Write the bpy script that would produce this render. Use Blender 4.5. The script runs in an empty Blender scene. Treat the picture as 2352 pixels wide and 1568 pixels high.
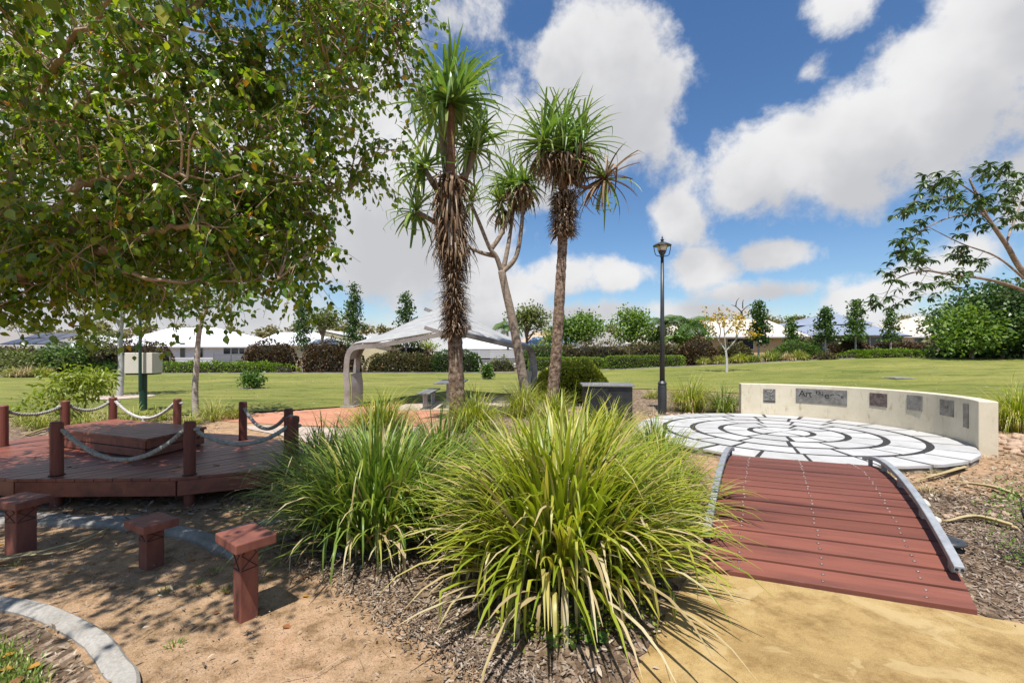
import bpy, math, random
import numpy as np
from mathutils import Vector, Matrix
from mathutils.geometry import delaunay_2d_cdt

rnd = random.Random(7)
rng = np.random.default_rng(7)
scene = bpy.context.scene
col = scene.collection
R_ = math.radians

# ------------------------------------------------------------------ camera
F, CX, HY, HC = 1045.3, 1176.0, 812.0, 1.5          # focal length etc. in photo units, eye height in metres
cam = bpy.data.cameras.new('camera'); camo = bpy.data.objects.new('camera', cam); col.objects.link(camo)
camo.location = (0, 0, HC); camo.rotation_euler = (R_(90), 0, 0)
cam.lens = 16.0; cam.sensor_width = 36.0; cam.shift_y = 28 / 2352
cam.clip_start = 0.05; cam.clip_end = 3000
scene.camera = camo

# ------------------------------------------------------------------ sky, sun, exposure
SUN_EL = 67.0
sun_az = Vector((-0.20, -0.98)).normalized()            # horizontal direction towards the sun
sun = bpy.data.lights.new('sun', 'SUN'); suno = bpy.data.objects.new('sun', sun); col.objects.link(suno)
sun.energy = 5.0; sun.angle = R_(0.55); sun.color = (1.0, 0.955, 0.89)
to_sun = Vector((sun_az.x * math.cos(R_(SUN_EL)), sun_az.y * math.cos(R_(SUN_EL)), math.sin(R_(SUN_EL))))
suno.rotation_euler = to_sun.to_track_quat('Z', 'Y').to_euler(); suno.location = (-3, -8, 30)
vs = scene.view_settings
vs.view_transform = 'Standard'; vs.look = 'None'; vs.exposure = 0.42; vs.gamma = 1.0; vs.use_curve_mapping = False
try:
    scene.cycles.max_bounces = 7; scene.cycles.transparent_max_bounces = 4
    scene.cycles.caustics_reflective = False; scene.cycles.caustics_refractive = False
except Exception: pass

world = bpy.data.worlds.new('World'); scene.world = world; world.use_nodes = True
wt = world.node_tree; wn, wl = wt.nodes, wt.links
wn.clear()

def node(nt, typ, **kw):
    n = nt.nodes.new(typ)
    for k, v in kw.items():
        if k.startswith('i_'): n.inputs[k[2:].replace('_', ' ')].default_value = v
        else: setattr(n, k, v)
    return n

def math_node(nt, op, a, b=None, c=None, clamp=False):
    n = nt.nodes.new('ShaderNodeMath'); n.operation = op; n.use_clamp = clamp
    for i, v in enumerate((a, b, c)):
        if v is None: continue
        if isinstance(v, (int, float)): n.inputs[i].default_value = v
        else: nt.links.new(v, n.inputs[i])
    return n.outputs[0]

def dirv(px, py):
    return Vector(((px - CX) / F, 1.0, (HY - py) / F)).normalized()

# cumulus masses: direction (in photo units), half width, half height, weight, roll
CLOUDS = [(1380, 235, 240, 240, 1.15, 0.0), (1210, 330, 240, 200, 1.05, 0), (930, 500, 380, 240, 1.2, 0),
          (1760, 390, 240, 160, 1.05, .0), (1960, 350, 300, 180, 1.05, .3), (2180, 230, 300, 200, 1.05, .6), (2340, 60, 230, 240, 1.0, .6),
          (2400, 430, 170, 140, .85, 0), (1935, -5, 150, 80, .75, 0), (1852, 165, 60, 42, .5, 0), (1562, 495, 95, 95, .8, 0),
          (1795, 588, 125, 56, .95, 0), (1600, 620, 130, 62, .85, 0), (1440, 630, 130, 62, .85, 0), (1280, 640, 140, 70, .9, 0), (1120, 680, 220, 90, 1.0, 0), (1370, 720, 330, 52, .8, 0),
          (1760, 668, 180, 44, .8, 0), (1650, 720, 200, 36, .7, 0), (1990, 690, 180, 48, .75, 0), (2150, 640, 150, 60, .8, 0), (2250, 720, 200, 50, .8, 0), (420, 450, 680, 460, 1.15, 0), (1040, 30, 95, 90, .6, 0), (2230, 600, 180, 80, .8, 0), (1700, 770, 1500, 75, .8, 0), (300, 740, 900, 110, .9, 0)]
def vdot(nt, vec, v):
    n = nt.nodes.new('ShaderNodeVectorMath'); n.operation = 'DOT_PRODUCT'; nt.links.new(vec, n.inputs[0]); n.inputs[1].default_value = v; return n.outputs['Value']
def smooth(nt, v, a, b):
    n = nt.nodes.new('ShaderNodeMapRange'); n.interpolation_type = 'SMOOTHSTEP'; n.inputs[1].default_value = a; n.inputs[2].default_value = b
    nt.links.new(v, n.inputs[0]); return n.outputs[0]
tc = wn.new('ShaderNodeTexCoord'); DIR = tc.outputs['Generated']
LIFT = 0.075                                   # how far up the field is read again to find each cloud's shaded underside
acc = acc2 = None
for (px, py, hw, hh, w, roll) in CLOUDS:
    c = dirv(px, py); tx = Vector((c.y, -c.x, 0)).normalized(); tz = tx.cross(c).normalized()
    if tz.z < 0: tz = -tz
    ax = tx * math.cos(roll) + tz * math.sin(roll); az = tz * math.cos(roll) - tx * math.sin(roll)
    k = c.y; sx = hw / F * k * (k if abs(px - CX) > 700 else 1); sz = hh / F * k
    U = vdot(wt, DIR, ax / sx); W = vdot(wt, DIR, az / sz); U2 = math_node(wt, 'MULTIPLY', U, U)
    v = math_node(wt, 'MULTIPLY_ADD', math_node(wt, 'SQRT', math_node(wt, 'MULTIPLY_ADD', W, W, U2)), -w, w)
    acc = v if acc is None else math_node(wt, 'SMOOTH_MAX', acc, v, 0.16)
    W2 = math_node(wt, 'ADD', W, LIFT / sz)
    v2 = math_node(wt, 'MULTIPLY_ADD', math_node(wt, 'SQRT', math_node(wt, 'MULTIPLY_ADD', W2, W2, U2)), -w, w)
    acc2 = v2 if acc2 is None else math_node(wt, 'MAXIMUM', acc2, v2)
low = node(wt, 'ShaderNodeTexNoise', i_Scale=2.3, i_Detail=1.0); wl.new(DIR, low.inputs['Vector'])
gen = math_node(wt, 'MULTIPLY_ADD', low.outputs['Fac'], 3.4, -1.95)
acc = math_node(wt, 'MAXIMUM', acc, gen)
fb = node(wt, 'ShaderNodeTexNoise', i_Scale=6.2, i_Detail=7.0, i_Roughness=0.62, i_Distortion=0.15); wl.new(DIR, fb.inputs['Vector'])
sh = wn.new('ShaderNodeVectorMath'); sh.operation = 'ADD'; wl.new(DIR, sh.inputs[0]); sh.inputs[1].default_value = (-0.01, -0.01, 0.035)
fb2 = node(wt, 'ShaderNodeTexNoise', i_Scale=5.5, i_Detail=4.0, i_Roughness=0.55); wl.new(sh.outputs[0], fb2.inputs['Vector'])
field = math_node(wt, 'ADD', acc, math_node(wt, 'MULTIPLY_ADD', fb.outputs['Fac'], 2.0, -1.13))
under = math_node(wt, 'ADD', math_node(wt, 'MULTIPLY', math_node(wt, 'MAXIMUM', acc2, gen), 0.8), math_node(wt, 'MULTIPLY_ADD', fb2.outputs['Fac'], 1.9, -0.9))
sky = wn.new('ShaderNodeTexSky'); sky.sky_type = 'NISHITA'; sky.sun_disc = False
sky.sun_elevation = R_(SUN_EL); sky.sun_rotation = math.atan2(sun_az.x, sun_az.y); sky.air_density = 1.0; sky.dust_density = 0.5; sky.ozone_density = 3.0
hs = node(wt, 'ShaderNodeHueSaturation', i_Saturation=1.18, i_Value=1.06); hs.inputs['Hue'].default_value = 0.502
wl.new(sky.outputs[0], hs.inputs['Color'])
alpha = smooth(wt, field, -0.04, 0.36)
shade = smooth(wt, under, -0.35, 0.85)
crmp = wn.new('ShaderNodeValToRGB'); wl.new(shade, crmp.inputs[0])
crmp.color_ramp.elements[0].color = (6.7, 6.7, 6.75, 1); crmp.color_ramp.elements[1].color = (4.5, 4.55, 4.75, 1)
e = crmp.color_ramp.elements.new(0.5); e.color = (5.9, 5.9, 6.0, 1)
mx = wn.new('ShaderNodeMixRGB'); wl.new(alpha, mx.inputs[0]); wl.new(hs.outputs[0], mx.inputs[1]); wl.new(crmp.outputs[0], mx.inputs[2])
bg = wn.new('ShaderNodeBackground'); bg.inputs['Strength'].default_value = 0.098
wo = wn.new('ShaderNodeOutputWorld'); wl.new(mx.outputs[0], bg.inputs['Color']); wl.new(bg.outputs[0], wo.inputs['Surface'])

# ------------------------------------------------------------------ helpers: materials
def principled(name):
    m = bpy.data.materials.new(name); m.use_nodes = True
    nt = m.node_tree; b = nt.nodes['Principled BSDF']; return m, nt, b

def ramp(nt, fac, stops):
    r = nt.nodes.new('ShaderNodeValToRGB'); nt.links.new(fac, r.inputs[0])
    els = r.color_ramp.elements
    els[0].position = stops[0][0]; els[0].color = (*stops[0][1], 1)
    els[1].position = stops[-1][0]; els[1].color = (*stops[-1][1], 1)
    for p, c in stops[1:-1]:
        q = els.new(p); q.color = (*c, 1)
    return r.outputs[0]

def noise(nt, scale, detail=4, rough=.55, vec=None, distort=0.0):
    n = node(nt, 'ShaderNodeTexNoise', i_Scale=scale, i_Detail=detail, i_Roughness=rough, i_Distortion=distort)
    if vec is not None: nt.links.new(vec, n.inputs['Vector'])
    return n.outputs['Fac']

def coords(nt, kind='Object', scale=None):
    t = nt.nodes.new('ShaderNodeTexCoord').outputs[kind]
    if scale:
        m = nt.nodes.new('ShaderNodeMapping'); m.inputs['Scale'].default_value = scale; nt.links.new(t, m.inputs['Vector']); t = m.outputs[0]
    return t

def mixc(nt, fac, a, b, mode='MIX'):
    n = nt.nodes.new('ShaderNodeMixRGB'); n.blend_type = mode
    for i, v in enumerate((fac, a, b)):
        if isinstance(v, (int, float)): n.inputs[i].default_value = v
        elif isinstance(v, tuple): n.inputs[i].default_value = (*v, 1)
        else: nt.links.new(v, n.inputs[i])
    return n.outputs[0]

def bump(nt, b, h, strength=.4, dist=.02):
    n = nt.nodes.new('ShaderNodeBump'); n.inputs['Strength'].default_value = strength; n.inputs['Distance'].default_value = dist
    nt.links.new(h, n.inputs['Height']); nt.links.new(n.outputs[0], b.inputs['Normal'])

def surface(name, stops, scale=4, detail=6, rough=.8, bstr=.3, bscale=60, bdist=.01, fine=.25, metal=0.0, stretch=None, spec=.3):
    """mottled surface: large patches through a ramp, fine speckle, small relief"""
    m, nt, b = principled(name)
    v = coords(nt, 'Object', stretch)
    c = ramp(nt, noise(nt, scale, detail, .6, v), stops)
    sp = noise(nt, bscale, 5, .65, v)
    g = ramp(nt, sp, [(.3, (1 - fine,) * 3), (.7, (1 + fine * .6,) * 3)])
    c = mixc(nt, 1.0, c, g, 'MULTIPLY')
    oi = nt.nodes.new('ShaderNodeObjectInfo')
    rv = math_node(nt, 'MULTIPLY_ADD', oi.outputs['Random'], .22, .89)
    cb = nt.nodes.new('ShaderNodeCombineColor')
    for i in range(3): nt.links.new(rv, cb.inputs[i])
    c = mixc(nt, 1.0, c, cb.outputs[0], 'MULTIPLY')
    nt.links.new(c, b.inputs['Base Color'])
    b.inputs['Roughness'].default_value = rough; b.inputs['Metallic'].default_value = metal
    b.inputs['Specular IOR Level'].default_value = spec
    if bstr: bump(nt, b, sp, bstr, bdist)
    return m

def leafmat(name, stops, trans=.35, rough=.4, spec=.45, tcol=(1.25, 1.35, .45)):
    m, nt, b = principled(name)
    at = nt.nodes.new('ShaderNodeAttribute'); at.attribute_name = 'r'
    oi = nt.nodes.new('ShaderNodeObjectInfo')
    f = math_node(nt, 'FRACT', math_node(nt, 'ADD', at.outputs['Fac'], oi.outputs['Random']))
    c = ramp(nt, f, stops)
    nt.links.new(c, b.inputs['Base Color']); b.inputs['Roughness'].default_value = rough
    b.inputs['Specular IOR Level'].default_value = spec
    tr = nt.nodes.new('ShaderNodeBsdfTranslucent'); nt.links.new(mixc(nt, 1.0, c, tcol, 'MULTIPLY'), tr.inputs['Color'])
    mx = nt.nodes.new('ShaderNodeMixShader'); mx.inputs[0].default_value = trans
    nt.links.new(b.outputs[0], mx.inputs[1]); nt.links.new(tr.outputs[0], mx.inputs[2])
    nt.links.new(mx.outputs[0], nt.nodes['Material Output'].inputs['Surface'])
    return m

def sc(c, k): return tuple(x * k for x in c)
M = {}
M['soil'] = None
def soil_mat():
    m, nt, b = principled('sandy_soil')
    v = coords(nt)
    a = ramp(nt, noise(nt, 1.1, 6, .65, v), [(.28, (.28, .185, .112)), (.45, (.395, .27, .168)), (.6, (.44, .29, .18)), (.75, (.42, .245, .14))])
    d = ramp(nt, noise(nt, 7, 8, .7, v), [(.36, (.5, .48, .42)), (.46, (.82, .8, .75)), (.58, (1.03, 1.03, 1.03))])
    g = ramp(nt, noise(nt, 150, 3, .7, v), [(.3, (.55, .53, .5)), (.5, (1, 1, 1)), (.72, (1.3, 1.26, 1.2))])
    c = mixc(nt, 1, mixc(nt, 1, a, d, 'MULTIPLY'), g, 'MULTIPLY')
    gm = ramp(nt, noise(nt, 2.2, 7, .75, v), [(.6, (0, 0, 0)), (.72, (.55, .55, .55))])
    c = mixc(nt, gm, c, (.15, .145, .06))
    nt.links.new(c, b.inputs['Base Color']); b.inputs['Roughness'].default_value = .95; b.inputs['Specular IOR Level'].default_value = .1
    h = math_node(nt, 'ADD', noise(nt, 140, 4, .7, v), math_node(nt, 'MULTIPLY', noise(nt, 12, 5, .6, v), 2.0))
    bump(nt, b, h, .7, .012); return m
M['soil'] = soil_mat()
def mulch_mat():
    m, nt, b = principled('mulch')
    v = coords(nt)
    vo = node(nt, 'ShaderNodeTexVoronoi', i_Scale=38.0, i_Randomness=1.0); nt.links.new(coords(nt, 'Object', (1, .45, 1)), vo.inputs['Vector'])
    sx = nt.nodes.new('ShaderNodeSeparateColor'); nt.links.new(vo.outputs['Color'], sx.inputs[0])
    c = ramp(nt, sx.outputs[0], [(.0, (.10, .07, .05)), (.4, (.21, .155, .11)), (.75, (.33, .25, .18)), (1, (.42, .35, .28))])
    c2 = ramp(nt, noise(nt, 3, 6, .6, v), [(.35, (.75, .7, .65)), (.65, (1.1, 1.05, 1))])
    nt.links.new(mixc(nt, 1, c, c2, 'MULTIPLY'), b.inputs['Base Color']); b.inputs['Roughness'].default_value = .95; b.inputs['Specular IOR Level'].default_value = .1
    bump(nt, b, math_node(nt, 'ADD', vo.outputs['Distance'], noise(nt, 60, 4, .6, v)), .9, .03); return m
M['mulch'] = mulch_mat()
def lawn_mat():
    m, nt, b = principled('lawn_turf')
    v = coords(nt, 'Object', (.3, 1, 1))
    a = ramp(nt, noise(nt, .16, 6, .62, v), [(.3, (.135, .165, .034)), (.5, (.21, .222, .056)), (.68, (.29, .272, .088))])
    d = ramp(nt, noise(nt, 1.5, 8, .72, v), [(.36, (.5, .6, .42)), (.5, (1, 1, 1)), (.66, (1.25, 1.15, 1.05))])
    g = ramp(nt, noise(nt, 30, 6, .8, v), [(.32, (.55, .58, .5)), (.5, (1, 1, 1)), (.7, (1.35, 1.3, 1.2))])
    c = mixc(nt, 1, mixc(nt, 1, a, d, 'MULTIPLY'), g, 'MULTIPLY')
    bare = ramp(nt, noise(nt, .55, 7, .75, v), [(.58, (0, 0, 0)), (.70, (.6, .6, .6))])
    c = mixc(nt, bare, c, (.29, .25, .115))
    nt.links.new(c, b.inputs['Base Color']); b.inputs['Roughness'].default_value = .9; b.inputs['Specular IOR Level'].default_value = .15
    bump(nt, b, noise(nt, 40, 6, .8, v), .9, .05); return m
M['lawn'] = lawn_mat()
def ochre_mat():
    m, nt, b = principled('ochre_concrete')
    v = coords(nt)
    a = ramp(nt, noise(nt, 1.6, 8, .68, v, .6), [(.3, (.27, .175, .065)), (.46, (.355, .24, .092)), (.56, (.395, .275, .112)), (.72, (.43, .31, .14))])
    st = ramp(nt, noise(nt, 4.2, 9, .75, v), [(.36, (.62, .56, .47)), (.47, (.86, .83, .78)), (.54, (1, 1, 1))])
    g = ramp(nt, noise(nt, 210, 3, .7, v), [(.34, (.68, .66, .62)), (.5, (1.0, 1.0, 1.0)), (.7, (1.15, 1.14, 1.12))])
    pale = ramp(nt, noise(nt, 2.6, 3, .5, v, 1.2), [(.60, (0, 0, 0)), (.63, (.5, .5, .5))])
    c = mixc(nt, 1, mixc(nt, 1, a, st, 'MULTIPLY'), g, 'MULTIPLY')
    c = mixc(nt, pale, c, (.44, .33, .16))
    nt.links.new(c, b.inputs['Base Color']); b.inputs['Roughness'].default_value = .85
    bump(nt, b, noise(nt, 120, 4, .7, v), .35, .006); return m
M['ochre'] = ochre_mat()
M['terracotta'] = surface('terracotta_concrete', [(.3, (.40, .17, .10)), (.6, (.5, .235, .145)), (.8, (.52, .28, .18))], 1.5, rough=.9, bscale=40)
M['pad'] = surface('pale_concrete', [(.3, (.34, .27, .21)), (.6, (.46, .38, .31)), (.8, (.5, .43, .36))], 1.5, rough=.9, bscale=40)
M['kerb'] = surface('kerb_concrete', [(.3, (.19, .175, .15)), (.55, (.31, .29, .26)), (.8, (.36, .345, .31))], 3, rough=.9, bscale=55, bstr=.5)
M['slab'] = surface('slab_concrete', [(.28, (.33, .322, .305)), (.42, (.43, .424, .412)), (.6, (.475, .47, .458)), (.8, (.51, .505, .495))], 3.4, rough=.85, bscale=90, fine=.12)
M['joint'] = surface('dark_pebble_joint', [(.35, (.022, .02, .02)), (.6, (.055, .05, .048)), (.8, (.11, .10, .095))], 45, rough=.8, bscale=70, bstr=1.0, bdist=.02)
M['rim'] = surface('plinth_concrete', [(.3, (.11, .09, .06)), (.6, (.25, .21, .155)), (.8, (.30, .26, .2))], 5, rough=.95, bscale=40, bstr=.6)
def cream_mat():
    m, nt, b = principled('cream_render')
    v = coords(nt)
    a = ramp(nt, noise(nt, 2.2, 5, .6, v), [(.35, (.58, .51, .375)), (.6, (.65, .58, .44)), (.8, (.68, .615, .48))])
    st = ramp(nt, noise(nt, 9, 7, .7, coords(nt, 'Object', (1, 1, .35))), [(.30, (.6, .56, .49)), (.38, (.88, .86, .82)), (.46, (1, 1, 1))])
    nt.links.new(mixc(nt, 1, a, st, 'MULTIPLY'), b.inputs['Base Color']); b.inputs['Roughness'].default_value = .75
    bump(nt, b, noise(nt, 45, 5, .65, v), .2, .01); return m
M['cream'] = cream_mat()
def timber(name, base, dark, dirty=.5, rough=.5, spec=.4, stretch=(1, 1, 1), ang=None):
    m, nt, b = principled(name)
    v = coords(nt, 'Object', stretch)
    if ang is not None:                                  # grain runs along the boards
        mp = nt.nodes.new('ShaderNodeMapping'); mp.vector_type = 'TEXTURE'; mp.inputs['Rotation'].default_value = (0, 0, ang); mp.inputs['Scale'].default_value = (9, .8, 1)
        nt.links.new(coords(nt), mp.inputs['Vector']); v = mp.outputs[0]
    a = ramp(nt, noise(nt, 7, 7, .65, v, .4), [(.3, dark), (.55, base), (.8, sc(base, 1.18))])
    wear = ramp(nt, noise(nt, 26, 8, .75, v), [(.62, (0, 0, 0)), (.74, (dirty, dirty, dirty))])
    c = mixc(nt, wear, a, tuple(.5 * x + .11 for x in base))
    oi = nt.nodes.new('ShaderNodeObjectInfo')
    rv = math_node(nt, 'MULTIPLY_ADD', oi.outputs['Random'], .34, .83)
    cb = nt.nodes.new('ShaderNodeCombineColor')
    for i in range(3): nt.links.new(rv, cb.inputs[i])
    nt.links.new(mixc(nt, 1, c, cb.outputs[0], 'MULTIPLY'), b.inputs['Base Color'])
    b.inputs['Roughness'].default_value = rough; b.inputs['Specular IOR Level'].default_value = spec
    bump(nt, b, noise(nt, 40, 5, .7, v), .25, .006); return m
M['deck'] = timber('stained_deck_timber', (.235, .075, .046), (.125, .041, .029), .5, .45, .45, ang=math.atan2(.80, .60))
M['bridge'] = timber('painted_bridge_timber', (.185, .064, .044), (.10, .038, .029), .5, .65, .25, ang=math.atan2(-.54, 1.38))
M['post'] = timber('stained_post_timber', (.18, .055, .037), (.10, .03, .023), .35, .55, .35, (1, 1, .2))
M['stool'] = timber('stained_stool_timber', (.205, .075, .052), (.12, .042, .034), .5, .6, .3, (1, 1, .4))
M['black'] = surface('black_rubber', [(.3, (.015, .015, .015)), (.7, (.03, .03, .03))], 10, rough=.6, fine=.1)
M['rope'] = surface('old_rope', [(.3, (.25, .24, .21)), (.6, (.42, .41, .36)), (.8, (.5, .5, .46))], 30, rough=.95, bscale=220, bstr=.5)
M['rope_white'] = surface('white_rope', [(.3, (.55, .53, .49)), (.8, (.75, .73, .69))], 30, rough=.95, bscale=220, bstr=.5)
M['galv'] = surface('galvanised_steel', [(.3, (.24, .255, .27)), (.55, (.33, .345, .36)), (.8, (.43, .445, .455))], 9, rough=.6, metal=.35, bscale=30, fine=.12, bstr=.1)
M['bolt'] = surface('bolt_steel', [(.3, (.17, .10, .085)), (.7, (.34, .26, .24))], 20, rough=.5, metal=.5)
M['lamp'] = surface('charcoal_powdercoat', [(.3, (.028, .031, .034)), (.7, (.045, .048, .052))], 4, rough=.4, fine=.1, bstr=0.05, spec=.5)
M['bbq'] = surface('dark_steel', [(.3, (.03, .03, .032)), (.7, (.06, .06, .062))], 4, rough=.35, metal=.5, fine=.1)
M['stainless'] = surface('stainless_steel', [(.3, (.40, .38, .36)), (.7, (.55, .53, .5))], 5, rough=.3, metal=.8, fine=.1)
M['plaque'] = surface('weathered_plaque_metal', [(.3, (.16, .145, .13)), (.5, (.25, .235, .215)), (.75, (.36, .34, .32))], 9, rough=.45, metal=.45, bscale=25, fine=.25, bstr=.4)
M['plaque_brown'] = surface('bronze_plaque_metal', [(.3, (.07, .05, .045)), (.5, (.17, .13, .12)), (.75, (.27, .22, .2))], 14, rough=.5, metal=.4, bscale=25, fine=.3, bstr=.6)
M['shelter'] = surface('weathered_shelter_steel', [(.28, (.17, .15, .135)), (.48, (.30, .275, .255)), (.7, (.40, .38, .36))], 2.2, rough=.55, metal=.35, bscale=20, fine=.15)
M['shelter_light'] = surface('grey_shelter_panel', [(.3, (.33, .33, .32)), (.7, (.44, .44, .43))], 3, rough=.6, metal=.2, fine=.12)
M['slat'] = surface('grey_table_slat', [(.3, (.16, .17, .175)), (.7, (.25, .26, .265))], 6, rough=.5, metal=.2)
M['cabinet'] = surface('beige_cabinet_paint', [(.3, (.56, .52, .43)), (.7, (.64, .6, .51))], 2, rough=.55, fine=.06, bstr=.05)
M['green'] = surface('dark_green_paint', [(.3, (.008, .04, .028)), (.7, (.014, .06, .042))], 3, rough=.4, fine=.1, bstr=.05, spec=.5)
M['bark'] = surface('grey_brown_bark', [(.3, (.12, .08, .05)), (.5, (.24, .17, .115)), (.75, (.36, .28, .2))], 7, rough=.9, bscale=50, bstr=.8, stretch=(1, 1, .4))
M['bark_pale'] = surface('pale_ringed_bark', [(.3, (.22, .17, .13)), (.5, (.42, .36, .3)), (.72, (.58, .54, .48))], 9, rough=.9, bscale=45, bstr=.6, stretch=(1, 1, 2.2))
M['bark_mid'] = surface('brown_grey_bark', [(.3, (.15, .11, .08)), (.5, (.27, .21, .16)), (.75, (.40, .34, .28))], 9, rough=.9, bscale=45, bstr=.7, stretch=(1, 1, 2.2))
M['bark_tan'] = surface('tan_fig_bark', [(.3, (.24, .16, .10)), (.5, (.38, .27, .18)), (.75, (.50, .39, .28))], 8, rough=.85, bscale=40, bstr=.5)
M['bark_white'] = surface('white_bark', [(.3, (.33, .315, .295)), (.6, (.5, .485, .465))], 8, rough=.9, bscale=40)
M['bark_pand'] = surface('rough_pandanus_bark', [(.32, (.06, .035, .022)), (.46, (.21, .135, .09)), (.60, (.38, .275, .205)), (.76, (.5, .41, .33))], 13, rough=.95, bscale=38, bstr=1.0, bdist=.04, fine=.45)
M['bark_red'] = surface('smooth_reddish_bark', [(.3, (.17, .075, .04)), (.6, (.26, .125, .07)), (.8, (.33, .2, .13))], 5, rough=.7, bscale=30, stretch=(1, 1, 4))
M['bark_dark'] = surface('dark_dead_bark', [(.3, (.035, .03, .028)), (.7, (.07, .06, .055))], 5, rough=.9)
M['dead'] = leafmat('dry_pandanus_leaf', [(0, (.10, .058, .032)), (.35, (.21, .135, .08)), (.7, (.33, .235, .15)), (.9, (.5, .42, .34)), (1, (.16, .10, .06))], .15, .8, .15, (1.1, 1, .8))
M['dead_dark'] = leafmat('broken_leaf_base', [(0, (.07, .04, .022)), (.4, (.14, .085, .05)), (.75, (.24, .16, .10)), (.93, (.42, .34, .26)), (1, (.09, .05, .03))], .1, .85, .1, (1.1, 1, .8))
M['pand'] = leafmat('green_pandanus_leaf', [(0, (0.105, 0.187, 0.045)), (.3, (0.157, 0.27, 0.0674)), (.6, (0.226, 0.33, 0.09)), (.85, (0.3, 0.36, 0.105)), (1, (0.134, 0.226, 0.0526))], .3, .38, .5)
M['fig'] = leafmat('glossy_fig_leaf', [(0, (.065, .14, .015)), (.3, (.12, .215, .022)), (.6, (.20, .295, .028)), (.85, (.30, .355, .038)), (.975, (.32, .355, .038)), (.982, (.5, .33, .03)), (.992, (.5, .22, .03)), (1, (.075, .15, .018))], .5, .25, .65, (1.4, 1.45, .4))
M['lom'] = leafmat('lime_strappy_leaf', [(0, (.185, .255, .02)), (.3, (.26, .325, .026)), (.6, (.345, .385, .038)), (.8, (.43, .41, .055)), (.93, (.55, .47, .18)), (1, (.21, .28, .026))], .36, .4, .5, (1.15, 1.2, .45))
M['lom_dark'] = leafmat('green_strappy_leaf', [(0, (0.108, 0.187, 0.0316)), (.4, (0.172, 0.266, 0.0431)), (.75, (0.259, 0.331, 0.0575)), (.92, (0.431, 0.402, 0.101)), (1, (0.129, 0.216, 0.0359))], .32, .42, .5, (1.15, 1.2, .5))
M['straw'] = leafmat('straw_leaf', [(0, (.32, .24, .11)), (.5, (.46, .37, .2)), (1, (.55, .48, .30))], .25, .8, .1, (1, 1, .8))
M['tuft'] = leafmat('pale_grass_leaf', [(0, (0.207, 0.253, 0.046)), (.5, (0.31, 0.333, 0.0862)), (.85, (0.437, 0.402, 0.149)), (1, (0.23, 0.287, 0.0575))], .3, .6, .2)
M['lime_leaf'] = leafmat('lime_sapling_leaf', [(0, (.15, .21, .025)), (.5, (.24, .30, .035)), (.85, (.34, .36, .05)), (1, (.17, .24, .03))], .4, .4, .45)
M['green_leaf'] = leafmat('mid_green_leaf', [(0, (0.0562, 0.119, 0.025)), (.4, (0.0938, 0.175, 0.035)), (.8, (0.15, 0.237, 0.05)), (1, (0.075, 0.138, 0.025))], .3, .45, .4)
M['bright_leaf'] = leafmat('bright_green_leaf', [(0, (0.0938, 0.175, 0.0312)), (.4, (0.15, 0.244, 0.0438)), (.8, (0.237, 0.325, 0.0688)), (1, (0.112, 0.2, 0.0375))], .35, .45, .35)
M['dark_leaf'] = leafmat('dark_green_leaf', [(0, (0.0312, 0.075, 0.02)), (.4, (0.0562, 0.112, 0.0275)), (.8, (0.106, 0.163, 0.0425)), (1, (0.0375, 0.0875, 0.0225))], .22, .4, .45)
M['clip_leaf'] = leafmat('clipped_hedge_leaf', [(0, (0.109, 0.196, 0.0203)), (.5, (0.174, 0.275, 0.0261)), (1, (0.246, 0.341, 0.0377))], .28, .5, .3)
M['yg_leaf'] = leafmat('yellow_green_leaf', [(0, (0.196, 0.238, 0.0252)), (.5, (0.294, 0.322, 0.0336)), (.9, (0.42, 0.406, 0.049)), (1, (0.224, 0.266, 0.028))], .3, .5, .3)
M['maroon_leaf'] = leafmat('maroon_hedge_leaf', [(0, (0.0562, 0.0312, 0.02)), (.35, (0.106, 0.0625, 0.035)), (.65, (0.175, 0.106, 0.0525)), (.85, (0.1, 0.106, 0.0375)), (1, (0.0625, 0.0375, 0.025))], .2, .5, .35, (1.2, .9, .6))
M['bronze_leaf'] = leafmat('bronze_green_leaf', [(0, (0.0625, 0.0875, 0.025)), (.4, (0.112, 0.125, 0.0375)), (.7, (0.213, 0.138, 0.0562)), (1, (0.075, 0.1, 0.0312))], .2, .5, .35, (1.2, 1, .6))
M['gold_leaf'] = leafmat('golden_leaf', [(0, (.42, .27, .02)), (.5, (.5, .34, .03)), (.8, (.33, .33, .04)), (1, (.55, .3, .03))], .35, .5, .3, (1.2, 1.1, .5))
M['olive_leaf'] = leafmat('olive_gum_leaf', [(0, (0.0975, 0.13, 0.039)), (.5, (0.163, 0.195, 0.065)), (1, (0.247, 0.247, 0.104))], .3, .5, .3)
M['hazed_leaf'] = leafmat('hazed_bush_leaf', [(0, (0.135, 0.15, 0.075)), (.4, (0.225, 0.217, 0.112)), (.7, (0.315, 0.255, 0.15)), (1, (0.195, 0.195, 0.09))], .25, .7, .15)  # leaf colours lightened to put distance haze into them
M['core'] = surface('dark_hedge_core', [(.3, (.014, .013, .008)), (.7, (.03, .026, .016))], 3, rough=1.0, bstr=0)
M['litter'] = leafmat('dry_leaf_litter', [(0, (.12, .08, .05)), (.3, (.25, .18, .11)), (.6, (.38, .30, .20)), (.85, (.50, .43, .34)), (1, (.16, .11, .07))], .1, .85, .1, (1, 1, .9))
M['chip'] = leafmat('bark_chip', [(0, (.07, .05, .036)), (.35, (.16, .115, .08)), (.7, (.27, .205, .155)), (.9, (.40, .34, .28)), (1, (.10, .07, .05))], .03, .9, .1, (1, 1, 1))
M['orange_leaf'] = leafmat('orange_fallen_leaf', [(0, (.33, .15, .04)), (.4, (.5, .27, .04)), (.7, (.24, .13, .06)), (1, (.30, .11, .04))], .2, .6, .2, (1, 1, .8))
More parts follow.
